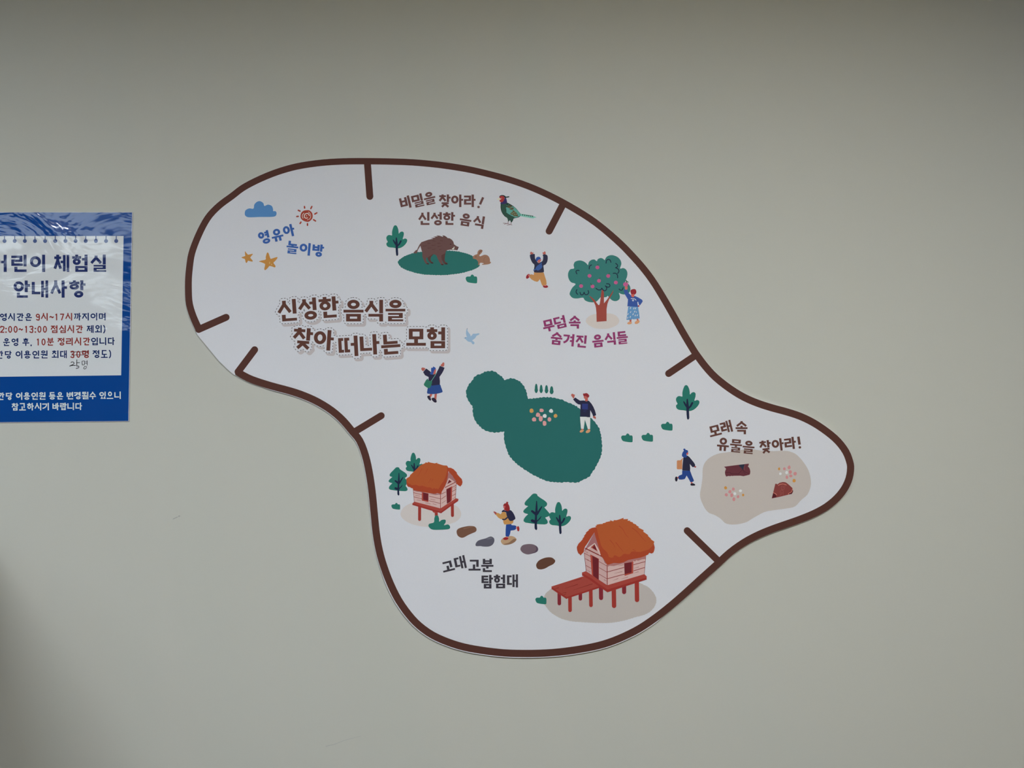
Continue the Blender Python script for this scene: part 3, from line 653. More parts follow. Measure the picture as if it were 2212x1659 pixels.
pr('jumper', g, K((38, 38, 60)), 6, Q('215,382 240,350 285,315 310,318 380,370 465,422 600,415 640,430 700,445 760,418 800,445 880,540 940,640 1000,780 1042,935 1030,950 975,975 930,975 900,890 830,765 828,1015 740,1015 640,995 465,990 480,565 400,555 320,500'))
pr('emblem', g, K((44, 52, 106)), 7, Q('540,532 748,532 745,742 538,728'), L('590,760 690,770', 10), L('590,810 680,830', 10))
pr('face', g, K((168, 88, 80)), 7, S('598,280 640,250 730,262 745,330 742,425 690,452 638,425 650,375 605,330', 3)); pr('hair', g, K((128, 38, 44)), 8, S('570,190 595,163 640,168 665,150 730,165 775,210 797,260 750,322 722,290 650,255 600,268', 3))
pr('shoe', g, K((186, 134, 98)), 6, E(527, 1510, 80, 46, -28)); pr('shoe', g, K((186, 134, 98)), 6, E(750, 1522, 88, 54, -28))
Z(1450, 960, 17.457); g = man('person running right in blue bobble hat with orange bag on the back')
pr('bag', g, K((178, 120, 84)), 4, Q('212,625 240,600 350,597 425,522 455,515 415,600 410,938 240,938 210,912')); pr('hand', g, K((150, 56, 56)), 4, E(902, 846, 38, 28))
pr('trousers', g, K((38, 62, 122)), 4, Q('413,990 710,990 780,1180 857,1360 840,1395 745,1432 715,1410 680,1340 580,1175 545,1240 520,1295 490,1310 400,1327 300,1325 270,1290 258,1225 300,1175 410,1130'))
pr('coat', g, K((38, 38, 58)), 5, Q('458,500 605,420 680,470 780,590 860,690 908,780 885,830 825,862 790,845 700,735 715,900 710,992 415,982 425,800 445,600'))
pr('face', g, K((184, 84, 76)), 6, S('572,350 600,300 642,310 635,365 600,400', 3)); pr('hat', g, K((40, 66, 128)), 7, S('402,420 425,310 475,235 448,190 490,155 530,175 548,205 600,215 632,250 630,300 580,330 575,390 595,460 520,500 450,480', 4))
pr('shoe', g, K((34, 30, 44)), 5, E(190, 1305, 50, 94)); pr('shoe', g, K((34, 30, 44)), 5, S('730,1490 760,1468 850,1475 905,1520 880,1550 740,1548', 3)); pr('ankle', g, K((190, 90, 84)), 4, L('225,1255 265,1255', 50), L('765,1440 780,1475', 55))
Z(900, 775, 16.59); g = man('person with raised arms, navy jumper, blue skirt and green shoulder bag'); K = lambda c: mat(c, 800)
pr('hand', g, K(SKIN), 4, S('165,355 210,312 300,338 312,360 240,442 190,410', 3)); pr('hand', g, K(SKIN), 4, S('860,225 905,180 945,132 988,150 990,220 962,282 880,265', 3))
pr('leg', g, K(SKIN), 4, Q('490,1255 565,1260 535,1340 500,1385 450,1330')); pr('leg', g, K(SKIN), 4, Q('645,1255 728,1250 705,1465 670,1465 630,1400'))
pr('skirt', g, K((40, 66, 122)), 5, S('470,960 650,940 830,922 880,1030 928,1160 905,1205 740,1250 570,1265 410,1252 373,1220 385,1120 405,1040', 4))
pr('jumper', g, K((40, 38, 60)), 6, Q('232,480 335,355 355,355 400,390 500,465 560,560 660,550 720,480 780,370 830,252 1002,322 960,430 910,520 820,650 835,800 832,928 540,962 420,800 430,655 300,590'))
pr('face', g, K((170, 90, 82)), 7, S('590,545 615,430 670,350 698,400 682,490 682,550', 3)); pr('hair', g, K((44, 72, 136)), 8, S('518,345 545,318 580,318 592,278 640,298 688,350 640,410 610,480 590,545 535,568 485,545 485,505 518,480', 3))
pr('bag_strap', g, K((98, 156, 138)), 8, L('722,490 640,630 525,800', 18)); pr('bag', g, K((44, 104, 86)), 8, S('258,930 295,840 335,770 395,715 430,778 530,800 550,860 500,1000 440,1058 330,1005', 4))
pr('shoe', g, K((40, 34, 50)), 5, S('380,1370 400,1330 460,1325 500,1400 515,1470 495,1500 430,1460', 3)); pr('shoe', g, K((40, 34, 50)), 5, S('532,1450 560,1405 630,1400 700,1470 718,1530 690,1572 610,1545', 3))
Z(1060, 1080, 15.8); K = lambda c: mat(c)
Z(980, 1120, 9.2167)
stones = (('brown stepping stone beside the small hut', (106, 74, 60), '58,270 70,225 110,195 180,172 300,150 400,155 445,185 455,230 435,265 380,290 290,330 200,378 140,380 80,340'),
          ('blue-grey stepping stone', (82, 80, 92), '435,520 450,480 490,440 560,415 640,395 700,368 750,360 803,395 808,460 770,525 700,558 600,560 530,550 450,550'),
          ('tan stepping stone under the hiker', (166, 136, 108), '940,460 965,405 1040,362 1140,348 1210,368 1250,412 1225,460 1150,505 1060,525 985,520'),
          ('mauve stepping stone', (102, 86, 94), '1328,610 1345,560 1400,522 1505,508 1600,522 1665,565 1682,620 1650,670 1560,700 1470,716 1390,690 1345,650'),
          ('dark brown stepping stone', (88, 58, 46), '1642,940 1655,890 1700,835 1780,795 1860,775 1950,778 2010,820 2020,860 1980,910 1900,950 1820,995 1740,1014 1670,1000'))
for lb, col, s in stones:
    Z(980, 1120, 9.2167); pr('stepping_stone', sign, mat(col), 3, S(s, 4), label=lb)
pr('stone_shade', sign, mat((126, 96, 76)), 4, S('1249,412 1225,460 1150,504 1060,525 990,512 1090,485 1150,440 1200,405', 3)); pr('stone_shade', sign, mat((78, 66, 80)), 4, S('1630,545 1668,575 1680,625 1650,668 1560,700 1490,710 1590,680 1635,640 1645,600', 3))
pr('stone_shade', sign, mat((122, 88, 72)), 4, S('200,195 310,165 400,165 330,180 210,212', 3)); pr('stone_shade', sign, mat((100, 98, 108)), 4, S('650,408 720,380 770,390 700,415', 3))
Z(1060, 1080, 15.8); g = man('hiker hopping across the stones, red hat, ochre jumper, navy rucksack')
pr('hand', g, K((150, 70, 68)), 5, S('95,410 125,390 200,432 200,480 165,505 125,450', 3))
pr('trousers', g, K((36, 64, 128)), 5, Q('525,838 700,822 712,860 820,868 868,885 885,910 862,990 840,1015 790,1032 682,1046 662,1150 640,1210 608,1255 530,1253 505,1215 510,1000'))
pr('jumper', g, K((178, 130, 76)), 6, Q('215,440 260,445 345,490 385,420 430,395 500,405 560,540 640,700 775,700 770,770 740,800 700,818 480,838 450,815 430,750 425,680 390,655 350,657 260,605 170,500'))
pr('rucksack', g, K((38, 38, 62)), 7, S('375,400 400,360 440,340 520,365 640,340 720,380 790,480 842,610 825,660 740,710 655,712 600,640 560,560 530,440 470,405 400,415', 4), L('410,662 480,668 560,605', 46, smooth=True), L('535,420 570,560', 30))
pr('face', g, K((176, 84, 84)), 7, S('430,255 445,200 492,195 505,240 470,300 480,340 445,345 455,290', 3)); pr('hat', g, K((130, 36, 38)), 8, S('430,215 435,165 475,120 525,108 528,75 560,60 600,82 592,125 632,200 652,320 605,380 545,372 480,345 475,290 500,240 490,200 450,205', 4))
pr('shoe', g, K((138, 34, 38)), 6, E(938, 982, 42, 90, -5)); pr('shoe', g, K((138, 34, 38)), 6, E(515, 1318, 90, 46, -5)); pr('ankle', g, K((196, 120, 112)), 7, L('880,935 885,965', 36), L('535,1262 575,1265', 30))

# --- apple tree and the person picking ----------------------------------------
Z(1220, 540, 9.2167); K = lambda c: mat(c, 600)
pr('sand_oval', sign, mat((181, 172, 168), 650), 3, SC('422,1418 440,1360 520,1300 640,1270 780,1262 920,1270 1020,1310 1075,1380 1078,1430 1040,1490 940,1540 850,1565 740,1570 620,1560 520,1520 450,1470', 5, .3), label='beige sand oval under the apple tree')
g = group('apple_tree', 'round-crowned green apple tree with pink apples')
pr('crown', g, K((48, 104, 100)), 4, S('65,520 70,450 110,385 185,365 175,300 205,235 290,208 370,225 430,265 461,300 480,240 530,198 590,190 636,222 660,182 715,160 765,175 792,200 830,140 890,108 960,105 1050,140 1110,205 1126,280 1102,368 1160,360 1215,385 1246,450 1240,530 1215,610 1260,665 1300,730 1305,800 1270,860 1190,885 1120,875 1078,855 1097,920 1085,980 1030,1015 960,1010 905,970 870,930 855,912 830,935 785,942 730,930 690,965 650,1010 590,1040 480,1035 400,1000 362,950 250,965 160,955 105,900 100,850 150,750 215,678 130,645 85,590', 4))
pr('trunk', g, K((136, 62, 54)), 5, Q('635,1430 630,1250 622,1160 608,1100 580,1040 530,970 482,912 520,930 590,990 640,1060 665,1092 685,1098 697,1070 710,980 722,880 735,795 765,795 780,860 780,1062 840,990 910,890 972,790 955,860 880,990 850,1070 832,1180 832,1416'))
pr('crown_lines', g, K((30, 42, 58)), 6, *[L(s, 19, smooth=True) for s in ('285,408 245,405 222,432 242,475', '532,298 495,322 487,378', '822,262 832,208 870,188 905,205 918,245', '1015,268 1050,300 1045,335 1012,352', '1012,352 1062,380 1078,425 1055,465', '965,465 1015,465 1048,500 1052,555',
   '832,672 885,680 898,718 862,742 808,715', '808,715 835,755 820,800 780,810 735,760', '735,760 718,790 670,795 622,765', '242,790 225,825 235,860 258,882', '305,845 322,890 362,888 385,842', '385,842 405,885 450,885 475,850 465,808', '1082,778 1112,800 1145,792 1162,752')], kind='stuff')
for x, y in ((650, 347), (493, 515), (865, 517), (681, 614), (1017, 648), (325, 718), (553, 725)): pr('apple', g, K((168, 80, 122)), 6, E(x, y, 39, 36))
pr('apple_leaves', g, K((50, 82, 66)), 7, *[L(s, 14) for s in ('650,300 665,285', '690,572 705,555', '870,478 895,462', '322,675 315,660', '520,680 515,665 540,700')])
Z(1340, 600, 15.8); g = man('person reaching up for an apple, blue jumper and white-flecked skirt')
pr('apple', g, K((166, 82, 124)), 7, E(183, 225, 86, 78)); pr('apple_stem', g, K((44, 76, 54)), 8, L('205,85 215,165', 24), L('215,120 272,152', 26)); pr('apple_shine', g, K((215, 222, 220)), 8, E(182, 135, 18, 14))
pr('hand', g, K((176, 98, 90)), 8, S('158,300 200,285 245,300 240,395 165,398', 3)); pr('hand', g, K((150, 56, 60)), 6, Q('605,940 655,932 645,980 600,1002'))
pr('foot', g, K((160, 84, 74)), 5, Q('310,1430 380,1430 378,1510 320,1515')); pr('foot', g, K((160, 84, 74)), 5, Q('555,1400 610,1398 625,1450 570,1475'))
pr('skirt', g, K((88, 128, 168)), 5, Q('272,985 602,985 640,1200 662,1385 500,1412 440,1420 415,1398 385,1428 300,1438 208,1434 240,1200')); pr('skirt_flecks', g, K((206, 218, 232)), 6, *[L('%d,%d %d,%d' % (x + 10, y - 20, x - 10, y + 20), 24) for x, y in ((345, 1035), (462, 1045), (520, 1043), (352, 1170), (487, 1155), (263, 1240), (435, 1245), (510, 1288), (583, 1280), (253, 1365), (340, 1335))], E(545, 1170, 16, 20))
pr('jumper', g, K((50, 74, 136)), 7, Q('110,405 240,405 255,460 280,515 370,605 400,655 440,662 480,615 600,665 735,745 763,790 757,815 730,860 670,942 640,920 622,870 615,825 585,820 580,850 592,920 605,992 420,985 240,972 262,740 200,640 140,540'))
pr('jumper_logo', g, K((206, 212, 228)), 8, L('365,712 420,712 490,722 535,765', 20, smooth=True), ring(*[FR[0] + 402 / FR[2], FR[1] + 740 / FR[2], FR[0] + 465 / FR[2], FR[1] + 802 / FR[2]], 1.2, 1.2))
pr('face', g, K((182, 88, 76)), 8, S('372,570 400,525 445,520 465,570 478,640 430,665 378,640', 3)); pr('hair', g, K((132, 38, 46)), 9, S('345,460 355,425 410,393 490,385 530,418 547,480 530,540 465,585 450,545 390,570 355,515', 3))
pr('shoe', g, K((184, 132, 98)), 6, E(316, 1545, 80, 44, -10)); pr('shoe', g, K((184, 132, 98)), 6, E(575, 1515, 90, 52, -28))

# --- dove ----------------------------------------------------------------------
Z(990, 695, 27.65); g = group('dove', 'small pale blue flying dove')
pr('body', g, mat((133, 157, 180), 730), 3, Q('318,980 385,955 430,922 520,905 480,820 458,700 470,550 498,440 520,390 548,375 550,440 545,545 640,680 715,760 735,860 760,860 830,780 890,715 1050,715 1230,685 1268,715 1240,765 1180,800 1085,840 1060,900 1020,960 960,1020 880,1080 820,1120 920,1190 970,1250 955,1310 900,1355 860,1345 820,1300 770,1220 660,1200 580,1180 480,1090 400,1010'))
pr('eye', g, mat((56, 70, 96), 730), 4, E(422, 960, 22, 20)); pr('wing_tip', g, mat((122, 126, 138), 730), 4, Q('498,460 520,392 548,378 545,440'))

# --- sand patch with finds ------------------------------------------------------
Z(1400, 740, 3.318); SAND = mat((173, 164, 159))
pr('sand_patch', sign, SAND, 3, SC('390,970 395,890 430,835 500,798 600,782 680,768 740,765 830,777 900,778 960,776 1010,780 1065,805 1115,860 1150,920 1166,985 1162,1040 1140,1090 1095,1130 1050,1175 980,1190 920,1198 840,1212 780,1242 740,1265 700,1288 630,1303 560,1297 520,1262 480,1237 430,1215 395,1165 373,1100 382,1030', 5, .3), label='large beige sand patch')
pebbles('pink, white and ochre pebbles on the left of the sand', 1550, 990, 11.642, (((180, 126, 60), ((201, 742, 39, 41), (645, 925, 29, 34))), ((182, 124, 126), ((398, 775, 38, 40), (310, 838, 42, 42), (220, 918, 42, 41), (355, 928, 38, 50), (515, 967, 34, 40), (410, 1030, 36, 50))), ((216, 214, 210), ((435, 888, 38, 40), (575, 820, 38, 34)))))
pebbles('pink, white and ochre pebbles on the right of the sand', 1550, 990, 11.642, (((180, 126, 60), ((1549, 268, 28, 36), (1926, 560, 42, 43))), ((182, 124, 126), ((1683, 263, 33, 40), (1800, 232, 38, 48), (1828, 343, 40, 48), (1952, 388, 44, 43), (1845, 443, 44, 38), (1744, 478, 34, 44))), ((216, 214, 210), ((1582, 388, 34, 34), (1737, 358, 38, 38)))))
Z(1550, 990, 11.642); g = group('pottery_shard', 'dark maroon cylindrical pottery shard'); K = lambda c: mat(c)
pr('shard', g, K((92, 46, 54)), 4, Q('162,212 250,200 520,165 788,134 785,165 764,205 790,230 808,260 824,320 822,370 808,412 740,430 650,450 580,438 400,440 385,447 355,440 310,450 280,443 215,460 190,400 186,350 195,310 213,270 200,245')); pr('shard_patch', g, K((38, 44, 60)), 5, Q('538,168 600,158 682,153 672,200 655,235 650,285 618,282 605,245 575,222 552,205'))
pr('shard_cracks', g, K((64, 30, 40)), 5, L('205,355 310,355 350,390 530,392 600,312 640,290 700,350 780,382', 9), L('640,290 665,360 700,400', 7)); pr('shard_edge', g, K((128, 72, 74)), 5, L('688,165 668,225 672,290', 10))
g = group('pottery_shard', 'brick red fan-shaped roof tile shard with spiral pattern')
pr('shard', g, K((120, 56, 54)), 4, Q('1362,1010 1400,860 1452,642 1475,638 1505,655 1560,615 1640,596 1700,600 1740,620 1800,670 1885,748 1882,780 1900,830 1890,860 1865,895 1780,915 1560,970')); pr('shard_break', g, K((78, 28, 34)), 5, Q('1886,775 1902,830 1868,897 1785,912 1800,885 1850,868 1872,830'), Q('1400,870 1430,885 1465,920 1480,975 1368,1005'))
pr('shard_cracks', g, K((190, 118, 104)), 6, L('1528,682 1580,655 1640,643 1700,655 1730,675', 14), L('1402,865 1450,885 1485,915', 14), L('1882,772 1868,835 1850,852 1780,885 1795,910', 12))
pr('spiral_pattern', g, K((146, 84, 78)), 6, *[L(s, 7, smooth=True) for s in ('1690,660 1690,740 1660,785 1610,775 1600,720 1625,695 1655,705 1655,740 1630,745', '1650,935 1655,850 1640,805 1595,800 1575,850 1590,895 1620,890 1625,860 1603,850', '1572,945 1585,915 1610,925')])

# --- stilt huts ------------------------------------------------------------------
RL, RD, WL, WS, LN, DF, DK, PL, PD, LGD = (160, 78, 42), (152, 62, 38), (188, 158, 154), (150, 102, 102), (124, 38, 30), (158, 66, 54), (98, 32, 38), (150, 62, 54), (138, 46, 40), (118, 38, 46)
Z(780, 960, 4.424)
pr('sand_oval', sign, mat((186, 178, 176)), 3, SC('378,668 395,620 440,580 520,552 668,545 800,550 880,575 930,605 955,655 945,700 900,740 800,770 668,788 560,780 460,750 400,710', 5, .4), label='beige sand oval under the small hut')
Z(865, 990, 11.85); g = group('stilt_hut', 'small thatched hut on red stilts')
for s in ('492,1230 490,1566', '1328,1150 1332,1464', '915,1370 920,1490'): pr('stilt', g, K((140, 50, 44)), 4, L(s, 77))
pr('platform', g, K(PL), 5, Q('302,1165 362,1100 1030,1270 1410,1020 1486,1040 1480,1082 1380,1160 1040,1408 960,1385 880,1398 840,1385 812,1345 530,1262 310,1195')); pr('platform_edge', g, K(PD), 6, L('315,1178 530,1240 815,1325 1038,1388 1378,1140 1470,1078', 36, False))
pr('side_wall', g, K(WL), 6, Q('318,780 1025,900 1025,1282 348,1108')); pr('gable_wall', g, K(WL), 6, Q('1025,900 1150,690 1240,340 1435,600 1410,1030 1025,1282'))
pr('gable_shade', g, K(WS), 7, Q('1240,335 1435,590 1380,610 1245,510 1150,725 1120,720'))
pr('gable_window', g, K(WL), 8, L('1155,725 1245,520 1375,605', 26, False)); pr('gable_opening', g, K(DK), 8, Q('1198,662 1245,548 1312,598'))
pr('plank_lines', g, K(LN), 8, *[L(s, 11) for s in ('335,880 545,930', '350,990 545,1035', '735,970 1020,1035', '730,1085 1020,1155', '1050,912 1165,860', '1045,1045 1165,960', '1330,850 1425,790', '1325,960 1412,910', '1335,740 1425,690')],
   *[L(s, 7) for s in ('1060,1150 1160,1082', '1335,1042 1400,1000', '380,945 500,970', '770,1045 890,1070', '640,1140 770,1170', '830,1165 920,1190', '420,1065 520,1080', '1370,770 1420,745')], L('1140,750 1430,600', 18, False), L('1025,900 1025,1282', 13, False), L('328,790 350,1108', 8), L('1432,610 1410,1025', 9))
pr('window', g, K(DF), 9, Q('548,868 718,898 715,1122 546,1082')); pr('window_opening', g, K(DK), 10, Q('580,875 716,902 712,1090 583,1060'))
pr('door', g, K(DF), 9, Q('1175,790 1328,712 1315,1078 1190,1165')); pr('door_opening', g, K(DK), 10, Q('1175,795 1292,742 1285,1108 1190,1165'))
pr('thatch_shadow', g, K(WS), 10, Q('330,800 545,850 620,880 740,905 940,900 1020,905 1025,940 980,930 900,938 800,920 700,905 620,890 500,858 430,855 330,825'))
pr('roof', g, K(RD), 11, Q('155,560 148,525 180,500 232,470 255,420 275,405 345,340 420,270 500,190 540,165 640,120 630,105 700,112 705,88 770,110 880,130 950,110 935,128 1030,160 1100,180 1190,185 1218,225 1230,330 1210,480 1180,600 1150,690 1100,790 1060,850 1040,925 1010,905 940,890 900,905 850,905 740,890 620,872 480,845 330,815 312,765 285,765 240,735 200,730 165,690 155,620'), Q('1215,240 1290,243 1360,278 1400,320 1440,360 1450,400 1500,460 1570,530 1590,610 1572,680 1548,700 1535,725 1480,690 1430,650 1425,590 1330,450 1230,330'))
pr('thatch', g, K(RL), 12, Q('152,545 148,525 180,500 232,470 255,420 275,405 345,340 420,270 500,190 540,165 640,120 630,105 700,112 705,88 770,110 880,130 950,110 935,128 1030,160 1100,180 1180,188 1195,240 1190,330 1160,470 1100,590 1060,640 1020,700 1000,750 960,800 935,770 900,790 870,760 820,790 760,740 700,745 620,720 560,700 480,712 400,680 300,690 220,650 165,610'))
pr('thatch_lines', g, K(RD), 13, *[L(s, 13, w2=5) for s in ('550,265 440,470', '700,268 635,400', '780,520 712,640', '832,530 795,595')])
Z(780, 960, 4.424)
pr('shrub', sign, GRN, 9, S('646,785 650,760 685,750 698,738 700,705 712,680 735,682 745,710 747,738 770,722 805,720 808,745 792,772 830,765 850,785 838,808 760,815 680,813', 4), label='three-lobed green shrub in front of the small hut')

Z(1180, 1220, 8.848)
pr('sand_oval', sign, mat((168, 160, 156)), 3, SC('-40,620 0,540 60,490 160,420 400,350 700,320 1200,310 1700,330 1850,380 1960,440 2050,540 2100,650 2085,760 2010,870 1880,950 1700,1000 1500,1060 1250,1105 1000,1110 700,1095 450,1070 250,1010 80,900 0,800 -50,720', 6, .6), label='large beige sand oval under the big hut')
g = group('stilt_hut', 'big thatched hut on red stilts with a plank jetty')
for s in ('248,520 250,742', '652,520 652,650', '1045,400 1048,635', '1488,380 1488,522'): pr('stilt', g, K(LGD), 4, L(s, 80 if s[:2] == '10' or s[:2] == '14' else 68))
for s in ('452,600 455,870', '850,470 855,774', '1290,450 1296,786', '1730,300 1735,672'): pr('stilt', g, K((142, 50, 44)), 5, L(s, 84 if s[:2] in ('12', '17') else 70))
pr('jetty', g, K((146, 62, 54)), 6, Q('100,415 400,320 700,222 740,230 1030,395 1000,440 700,540 480,605 385,655 100,462')); pr('jetty_edge', g, K(PD), 7, L('112,450 250,540 388,632 700,530 1010,428', 32, False))
pr('plank_lines', g, K((112, 36, 30)), 8, *[L(s, 11, w2=4) for s in ('670,265 450,330', '600,375 360,450', '880,365 520,482', '235,440 160,460', '380,530 300,545', '370,560 330,582')])
pr('platform', g, K((148, 60, 52)), 9, Q('683,148 755,122 1000,270 1165,385 1868,172 1920,222 1918,280 1170,527 1000,410 685,200')); pr('platform_edge', g, K(PD), 10, L('690,185 850,275 1000,385 1168,495 1500,395 1915,262', 42, False))
Z(1230, 1110, 11.06)
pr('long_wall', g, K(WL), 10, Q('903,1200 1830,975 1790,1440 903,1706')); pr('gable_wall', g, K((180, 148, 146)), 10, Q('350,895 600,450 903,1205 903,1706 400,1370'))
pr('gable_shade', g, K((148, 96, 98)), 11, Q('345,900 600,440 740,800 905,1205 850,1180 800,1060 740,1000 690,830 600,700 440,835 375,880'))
pr('gable_window', g, K((196, 168, 164)), 12, L('735,990 700,880 602,715 435,835', 34, False)); pr('gable_frame', g, K(DF), 12, Q('508,800 602,722 672,895')); pr('gable_opening', g, K(DK), 13, Q('552,805 605,745 655,880'))
pr('plank_lines', g, K(LN), 12, L('375,820 890,1075', 22, False), *[L(s, 14) for s in ('915,1385 1305,1280', '915,1548 1315,1440', '1535,1215 1812,1140', '1535,1362 1800,1280')], *[L(s, 10) for s in ('360,940 500,1015', '380,1072 512,1142', '398,1235 522,1302', '710,1140 895,1245', '710,1285 895,1392', '712,1440 895,1552')],
   *[L(s, 9, w2=3) for s in ('1290,1212 1160,1245', '1260,1380 1070,1422', '1165,1545 1035,1595', '1400,1508 1240,1555', '1655,1268 1540,1302', '1650,1385 1540,1412', '500,1388 405,1330', '830,1575 900,1612', '440,930 370,890', '450,1100 430,1085')], L('903,1205 905,1706', 17, False), L('1828,985 1790,1435', 9), L('352,930 402,1365', 9))
pr('door', g, K(DF), 13, Q('498,968 705,1073 703,1580 535,1458')); pr('door_opening', g, K(DK), 14, Q('548,1000 695,1078 700,1580 568,1480'))
pr('window', g, K(DF), 13, Q('1308,1180 1528,1135 1525,1418 1320,1482')); pr('window_opening', g, K(DK), 14, Q('1308,1185 1490,1148 1484,1402 1320,1440'))
pr('thatch_shadow', g, K((156, 104, 102)), 15, Q('905,1200 1100,1165 1300,1150 1420,1090 1560,1070 1830,1000 1815,1080 1740,1085 1640,1120 1600,1105 1565,1140 1530,1120 1500,1150 1310,1180 1180,1215 1060,1245 960,1240 905,1270'))
pr('roof', g, K(RD), 16, Q('178,792 200,750 215,715 270,660 322,600 315,590 355,545 350,525 400,465 392,450 470,385 455,378 540,335 640,318 615,295 660,275 640,262 720,245 800,240 795,225 870,210 862,198 980,175 960,148 1050,178 1060,150 1130,150 1210,125 1296,93 1290,128 1403,123 1390,165 1462,160 1440,178 1520,205 1520,225 1600,258 1595,270 1668,315 1642,325 1775,390 1765,425 1880,505 1880,530 1945,590 1950,610 2030,665 2015,705 2038,800 2030,860 2010,920 1965,948 1910,930 1875,978 1850,985 1800,1010 1700,1045 1540,1075 1400,1105 1290,1160 1180,1180 1060,1172 930,1215 895,1205 860,1150 830,1100 770,1020 740,960 700,800 650,640 610,500 600,440 540,530 440,690 370,790 350,860 345,900 330,928 300,955 265,995 250,965 215,945 185,865'))
pr('thatch', g, K(RL), 17, Q('640,325 640,318 615,295 660,275 640,262 720,245 800,240 795,225 870,210 862,198 980,175 960,148 1050,178 1060,150 1130,150 1210,125 1296,93 1290,128 1403,123 1390,165 1462,160 1440,178 1520,205 1520,225 1600,258 1595,270 1668,315 1642,325 1775,390 1765,425 1880,505 1880,530 1945,590 1950,610 2030,665 2012,705 1995,760 1950,800 1900,850 1840,870 1750,895 1690,915 1600,905 1550,895 1480,905 1440,960 1390,968 1340,955 1290,960 1240,1010 1190,1035 1140,1015 1100,990 1060,1000 1050,1040 1000,1050 940,1030 930,980 900,920 860,880 800,830 760,760 740,700 700,550 670,420 655,350'))
pr('thatch_lines', g, K(RD), 18, *[L(s, 18, w2=6, smooth=True) for s in ('1190,292 1270,360 1340,490 1410,565', '1500,338 1620,430 1740,575 1830,662', '970,625 1040,710 1095,808', '1110,685 1200,800 1290,910', '1520,850 1560,870 1595,892')])

# ---------------------------------------------------------------- the notice poster
poster = empty('notice_poster', None, wp(106, 690, 0), 'blue laminated paper notice with white notepad panel and Korean text', 'poster')
PT = 0.0016; BASE[0] = PT
Z(0, 0, 1)
def sheet(name, parent, pts, h0, h1, m, label=None):
    off = wloc(parent); a = [Vector(wp(x, y, h1)) - off for x, y in pts]; b = [p + Vector((0, h1 - h0, 0)) for p in a]; n = len(a)
    fs = [tuple(range(n)), tuple(range(2 * n - 1, n - 1, -1))] + [(i, (i + 1) % n, n + (i + 1) % n, n + i) for i in range(n)]
    nrm = (a[1] - a[0]).cross(a[2] - a[1])
    if nrm.y > 0: fs = [f[::-1] for f in fs]
    me = bpy.data.meshes.new(name); me.from_pydata(a + b, [], fs); me.materials.append(m); return link(name, me, parent, label)
sheet('laminate_margin', poster, [(-74, 458.2), (286.2, 458.4), (278.4, 910.4), (-79, 913.9)], 0.0002, PT, mat((150, 152, 168), 700, 'film'), 'clear film rim around the print')
pr('printed_sheet', poster, mat((6, 56, 120), 700, 'film'), 1, Q('-73,459 285,459.2 277,909.2 -78,912.7'), label='deep blue paper')
pr('note_panel', poster, mat((181, 183, 186), 600, 'film'), 2, Q('-50,510 267,509.7 261.7,810.7 -54,814.5'), label='white notepad panel')
RB = mat((52, 68, 112), 500, 'film')
for i in range(15):
    x = 251 - 21.93 * i
    pr('binding_ring', poster, RB, 3, E(x, 520.6, 4.2, 4.2), Q('%f,509 %f,509 %f,518 %f,518' % (x - 1, x + 1, x + 1, x - 1)))
def tline(label, items, col, y, tv, th, w_, h_, y0, slope, name='text_line', mats=None):
    """items: (char, x centre[, colour key]); y0 = centre height at x = 100"""
    e = empty(name, poster, (0, 0, 0), label)
    for it in items:
        ch, x = it[0], it[1]; c = it[2] if len(it) > 2 else col
        hg = ord(ch) > 0x3000
        ww, hh = (w_, h_) if hg else ({'1': .42, ':': .2, ',': .3, ')': .3, '(': .3, '~': .55}.get(ch, .6) * w_, h_ * .88)
        cy = y0 + slope * (x - 100) + (0 if hg else h_ * .02)
        pr('letter', e, mat(c, y, 'film'), 4, place(hangul(ch, ww, hh, tv, th) if hg else digit(ch, ww, hh, (tv + th) / 2), ww, hh, x, cy, math.degrees(slope)))
    return e
HD, BL, RE, WH = (32, 42, 86), (20, 36, 82), (122, 44, 40), (186, 200, 220)
Z(0, 0, 1)
tline('bold navy heading', (('어', -2), ('린', 40.9), ('이', 81), ('체', 133.1), ('험', 172.6), ('실', 212)), HD, 560, 6.6, 5.4, 33, 37.2, 568.8, -.002, 'heading')
tline('bold navy heading, second row', (('안', 47), ('내', 86.3), ('사', 127), ('항', 167)), HD, 620, 6.6, 5.4, 35.5, 37.4, 624.4, -.003, 'heading')
tline('navy and red opening hours', (('운', -11, BL), ('영', 7.2), ('시', 24.6), ('간', 43.7), ('은', 61.5), ('9', 81.7, RE), ('시', 95.8, RE), ('~', 111.4, RE), ('1', 122, RE), ('7', 134.2, RE), ('시', 148.5, RE), ('까', 167.5), ('지', 184.6), ('이', 202.7), ('며', 220.8)), BL, 680, 2.6, 2.3, 14.6, 16.4, 684.5, -.005)
tline('navy and red lunch break line', (('(', -19), ('1', -7, RE), ('2', 4.7, RE), (':', 13, RE), ('0', 21.9, RE), ('0', 33.7, RE), ('~', 44.9, RE), ('1', 56.6, RE), ('3', 67.6, RE), (':', 76.4, RE), ('0', 85.2, RE), ('0', 97, RE), ('점', 116.8, RE), ('심', 134.9, RE), ('시', 152.5, RE), ('간', 171.5, RE), ('제', 194.8), ('외', 212.4), (')', 224.9)), BL, 710, 2.6, 2.3, 14.6, 16.8, 711, -.002)
tline('navy and red tidy-up time line', (('5', -42), ('0', -30), ('분', -15), ('운', 14.1), ('영', 32.2), ('후', 55.7), (',', 67.4), ('1', 82.2, RE), ('0', 94, RE), ('분', 108.9, RE), ('정', 131.6, RE), ('리', 149.8, RE), ('시', 168, RE), ('간', 186.9, RE), ('입', 204), ('니', 222.1), ('다', 240.3)), BL, 740, 2.6, 2.3, 14.6, 16.9, 738.3, -.009)
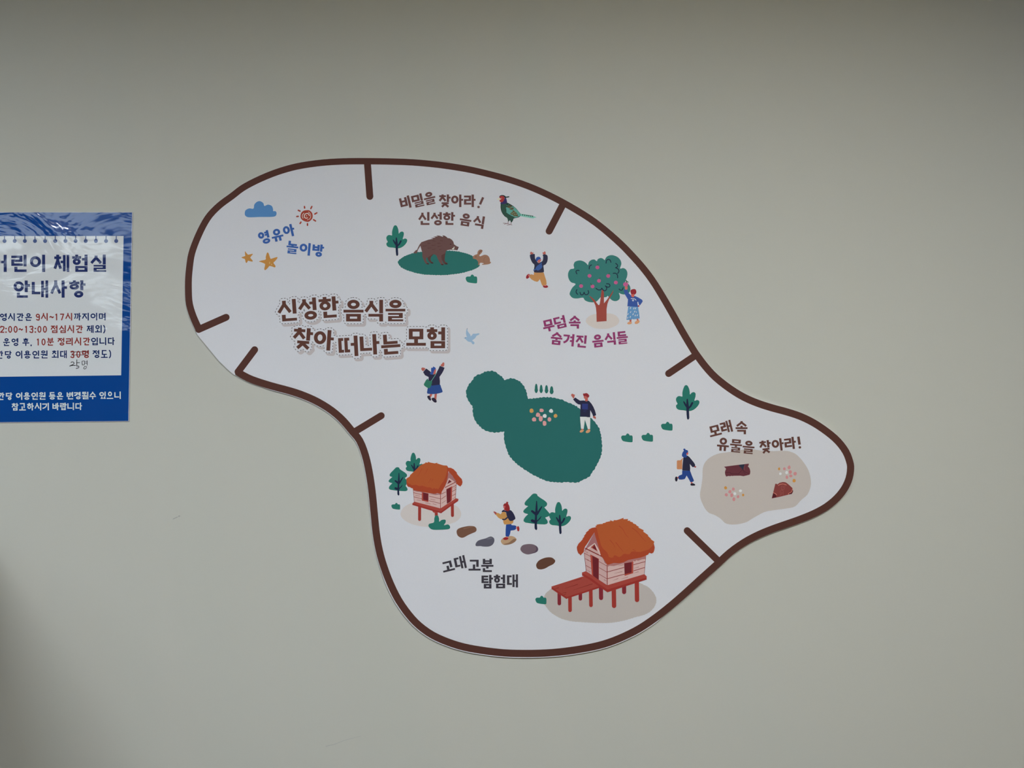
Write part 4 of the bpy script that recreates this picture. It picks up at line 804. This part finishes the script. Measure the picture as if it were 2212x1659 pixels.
tline('navy and red capacity line', (('(', -29), ('시', -18), ('간', -0.5), ('당', 17.7), ('이', 40.9), ('용', 59), ('인', 77.2), ('원', 95.3), ('최', 119), ('대', 137), ('3', 156.2, RE), ('0', 169.3, RE), ('명', 184.6, RE), ('정', 207.2), ('도', 225.3), (')', 237.2)), BL, 765, 2.6, 2.3, 14.6, 17, 765.6, -.008)
tline('bold white footer lettering', (('간', 2.2), ('당', 19.6), ('이', 41.2), ('용', 57.9), ('인', 74.5), ('원', 91.1), ('등', 112.8), ('은', 129.5), ('변', 151), ('경', 167), ('될', 183.9), ('수', 200.2), ('있', 221.5), ('으', 237.6), ('니', 253.9), ('시', -14)), WH, 850, 2.6, 2.35, 14, 16, 855.2, -.009)
tline('bold white footer lettering, last row', (('참', 32.5), ('고', 48.6), ('하', 65.8), ('시', 81.9), ('기', 98.4), ('바', 120.4), ('랍', 136.7), ('니', 152.6), ('다', 170)), WH, 880, 2.6, 2.35, 14.4, 16, 878.3, -.008)
Z(120, 665, 11.0625); INK = mat((12, 12, 20), 780, 'film'); g = empty('handwriting', poster, (0, 0, 0), 'thin black pen correction under the crossed-out number')
pr('strike_line', g, mat((84, 26, 30), 780, 'film'), 5, L('372,1062 440,1052 790,1050', 14)); pr('strike_line', g, mat((84, 26, 30), 780, 'film'), 5, L('380,1132 500,1122 770,1127', 13))
pr('letter', g, INK, 5, L('370,1308 400,1292 438,1308 430,1345 335,1390', 15, smooth=True), L('335,1390 400,1376 480,1378', 15))
pr('letter', g, INK, 5, L('508,1240 506,1310 505,1392', 15), L('505,1312 575,1310', 12), L('510,1390 552,1392 550,1430 490,1450', 14, smooth=True))
pr('letter', g, INK, 5, L('632,1275 640,1362', 12), L('632,1275 690,1268 688,1362 636,1362', 12), L('755,1258 757,1370', 12), L('702,1298 752,1290', 11), L('700,1332 752,1326', 11), L('705,1395 735,1402 730,1440 700,1462 675,1450 680,1420 705,1397', 12, smooth=True))

# ---------------------------------------------------------------- marks on the wall
BASE[0] = 0.0; wallo = bpy.data.objects['wall_back']
Z(0, 0, 1)
pr('scuff_mark', wallo, mat((150, 149, 145)), 2, raw_stroke([(374, 1121), (383, 1117)], 2.2), E(387, 1115, 2.6, 1.6, -20), label='faint grey scuff on the wall')
pr('scratch_mark', wallo, mat((157, 157, 154)), 2, raw_stroke([(704, 1612), (722, 1608), (742, 1600), (760, 1595), (779, 1590)], 1.6, w2=.6), label='faint grey scratch on the wall')
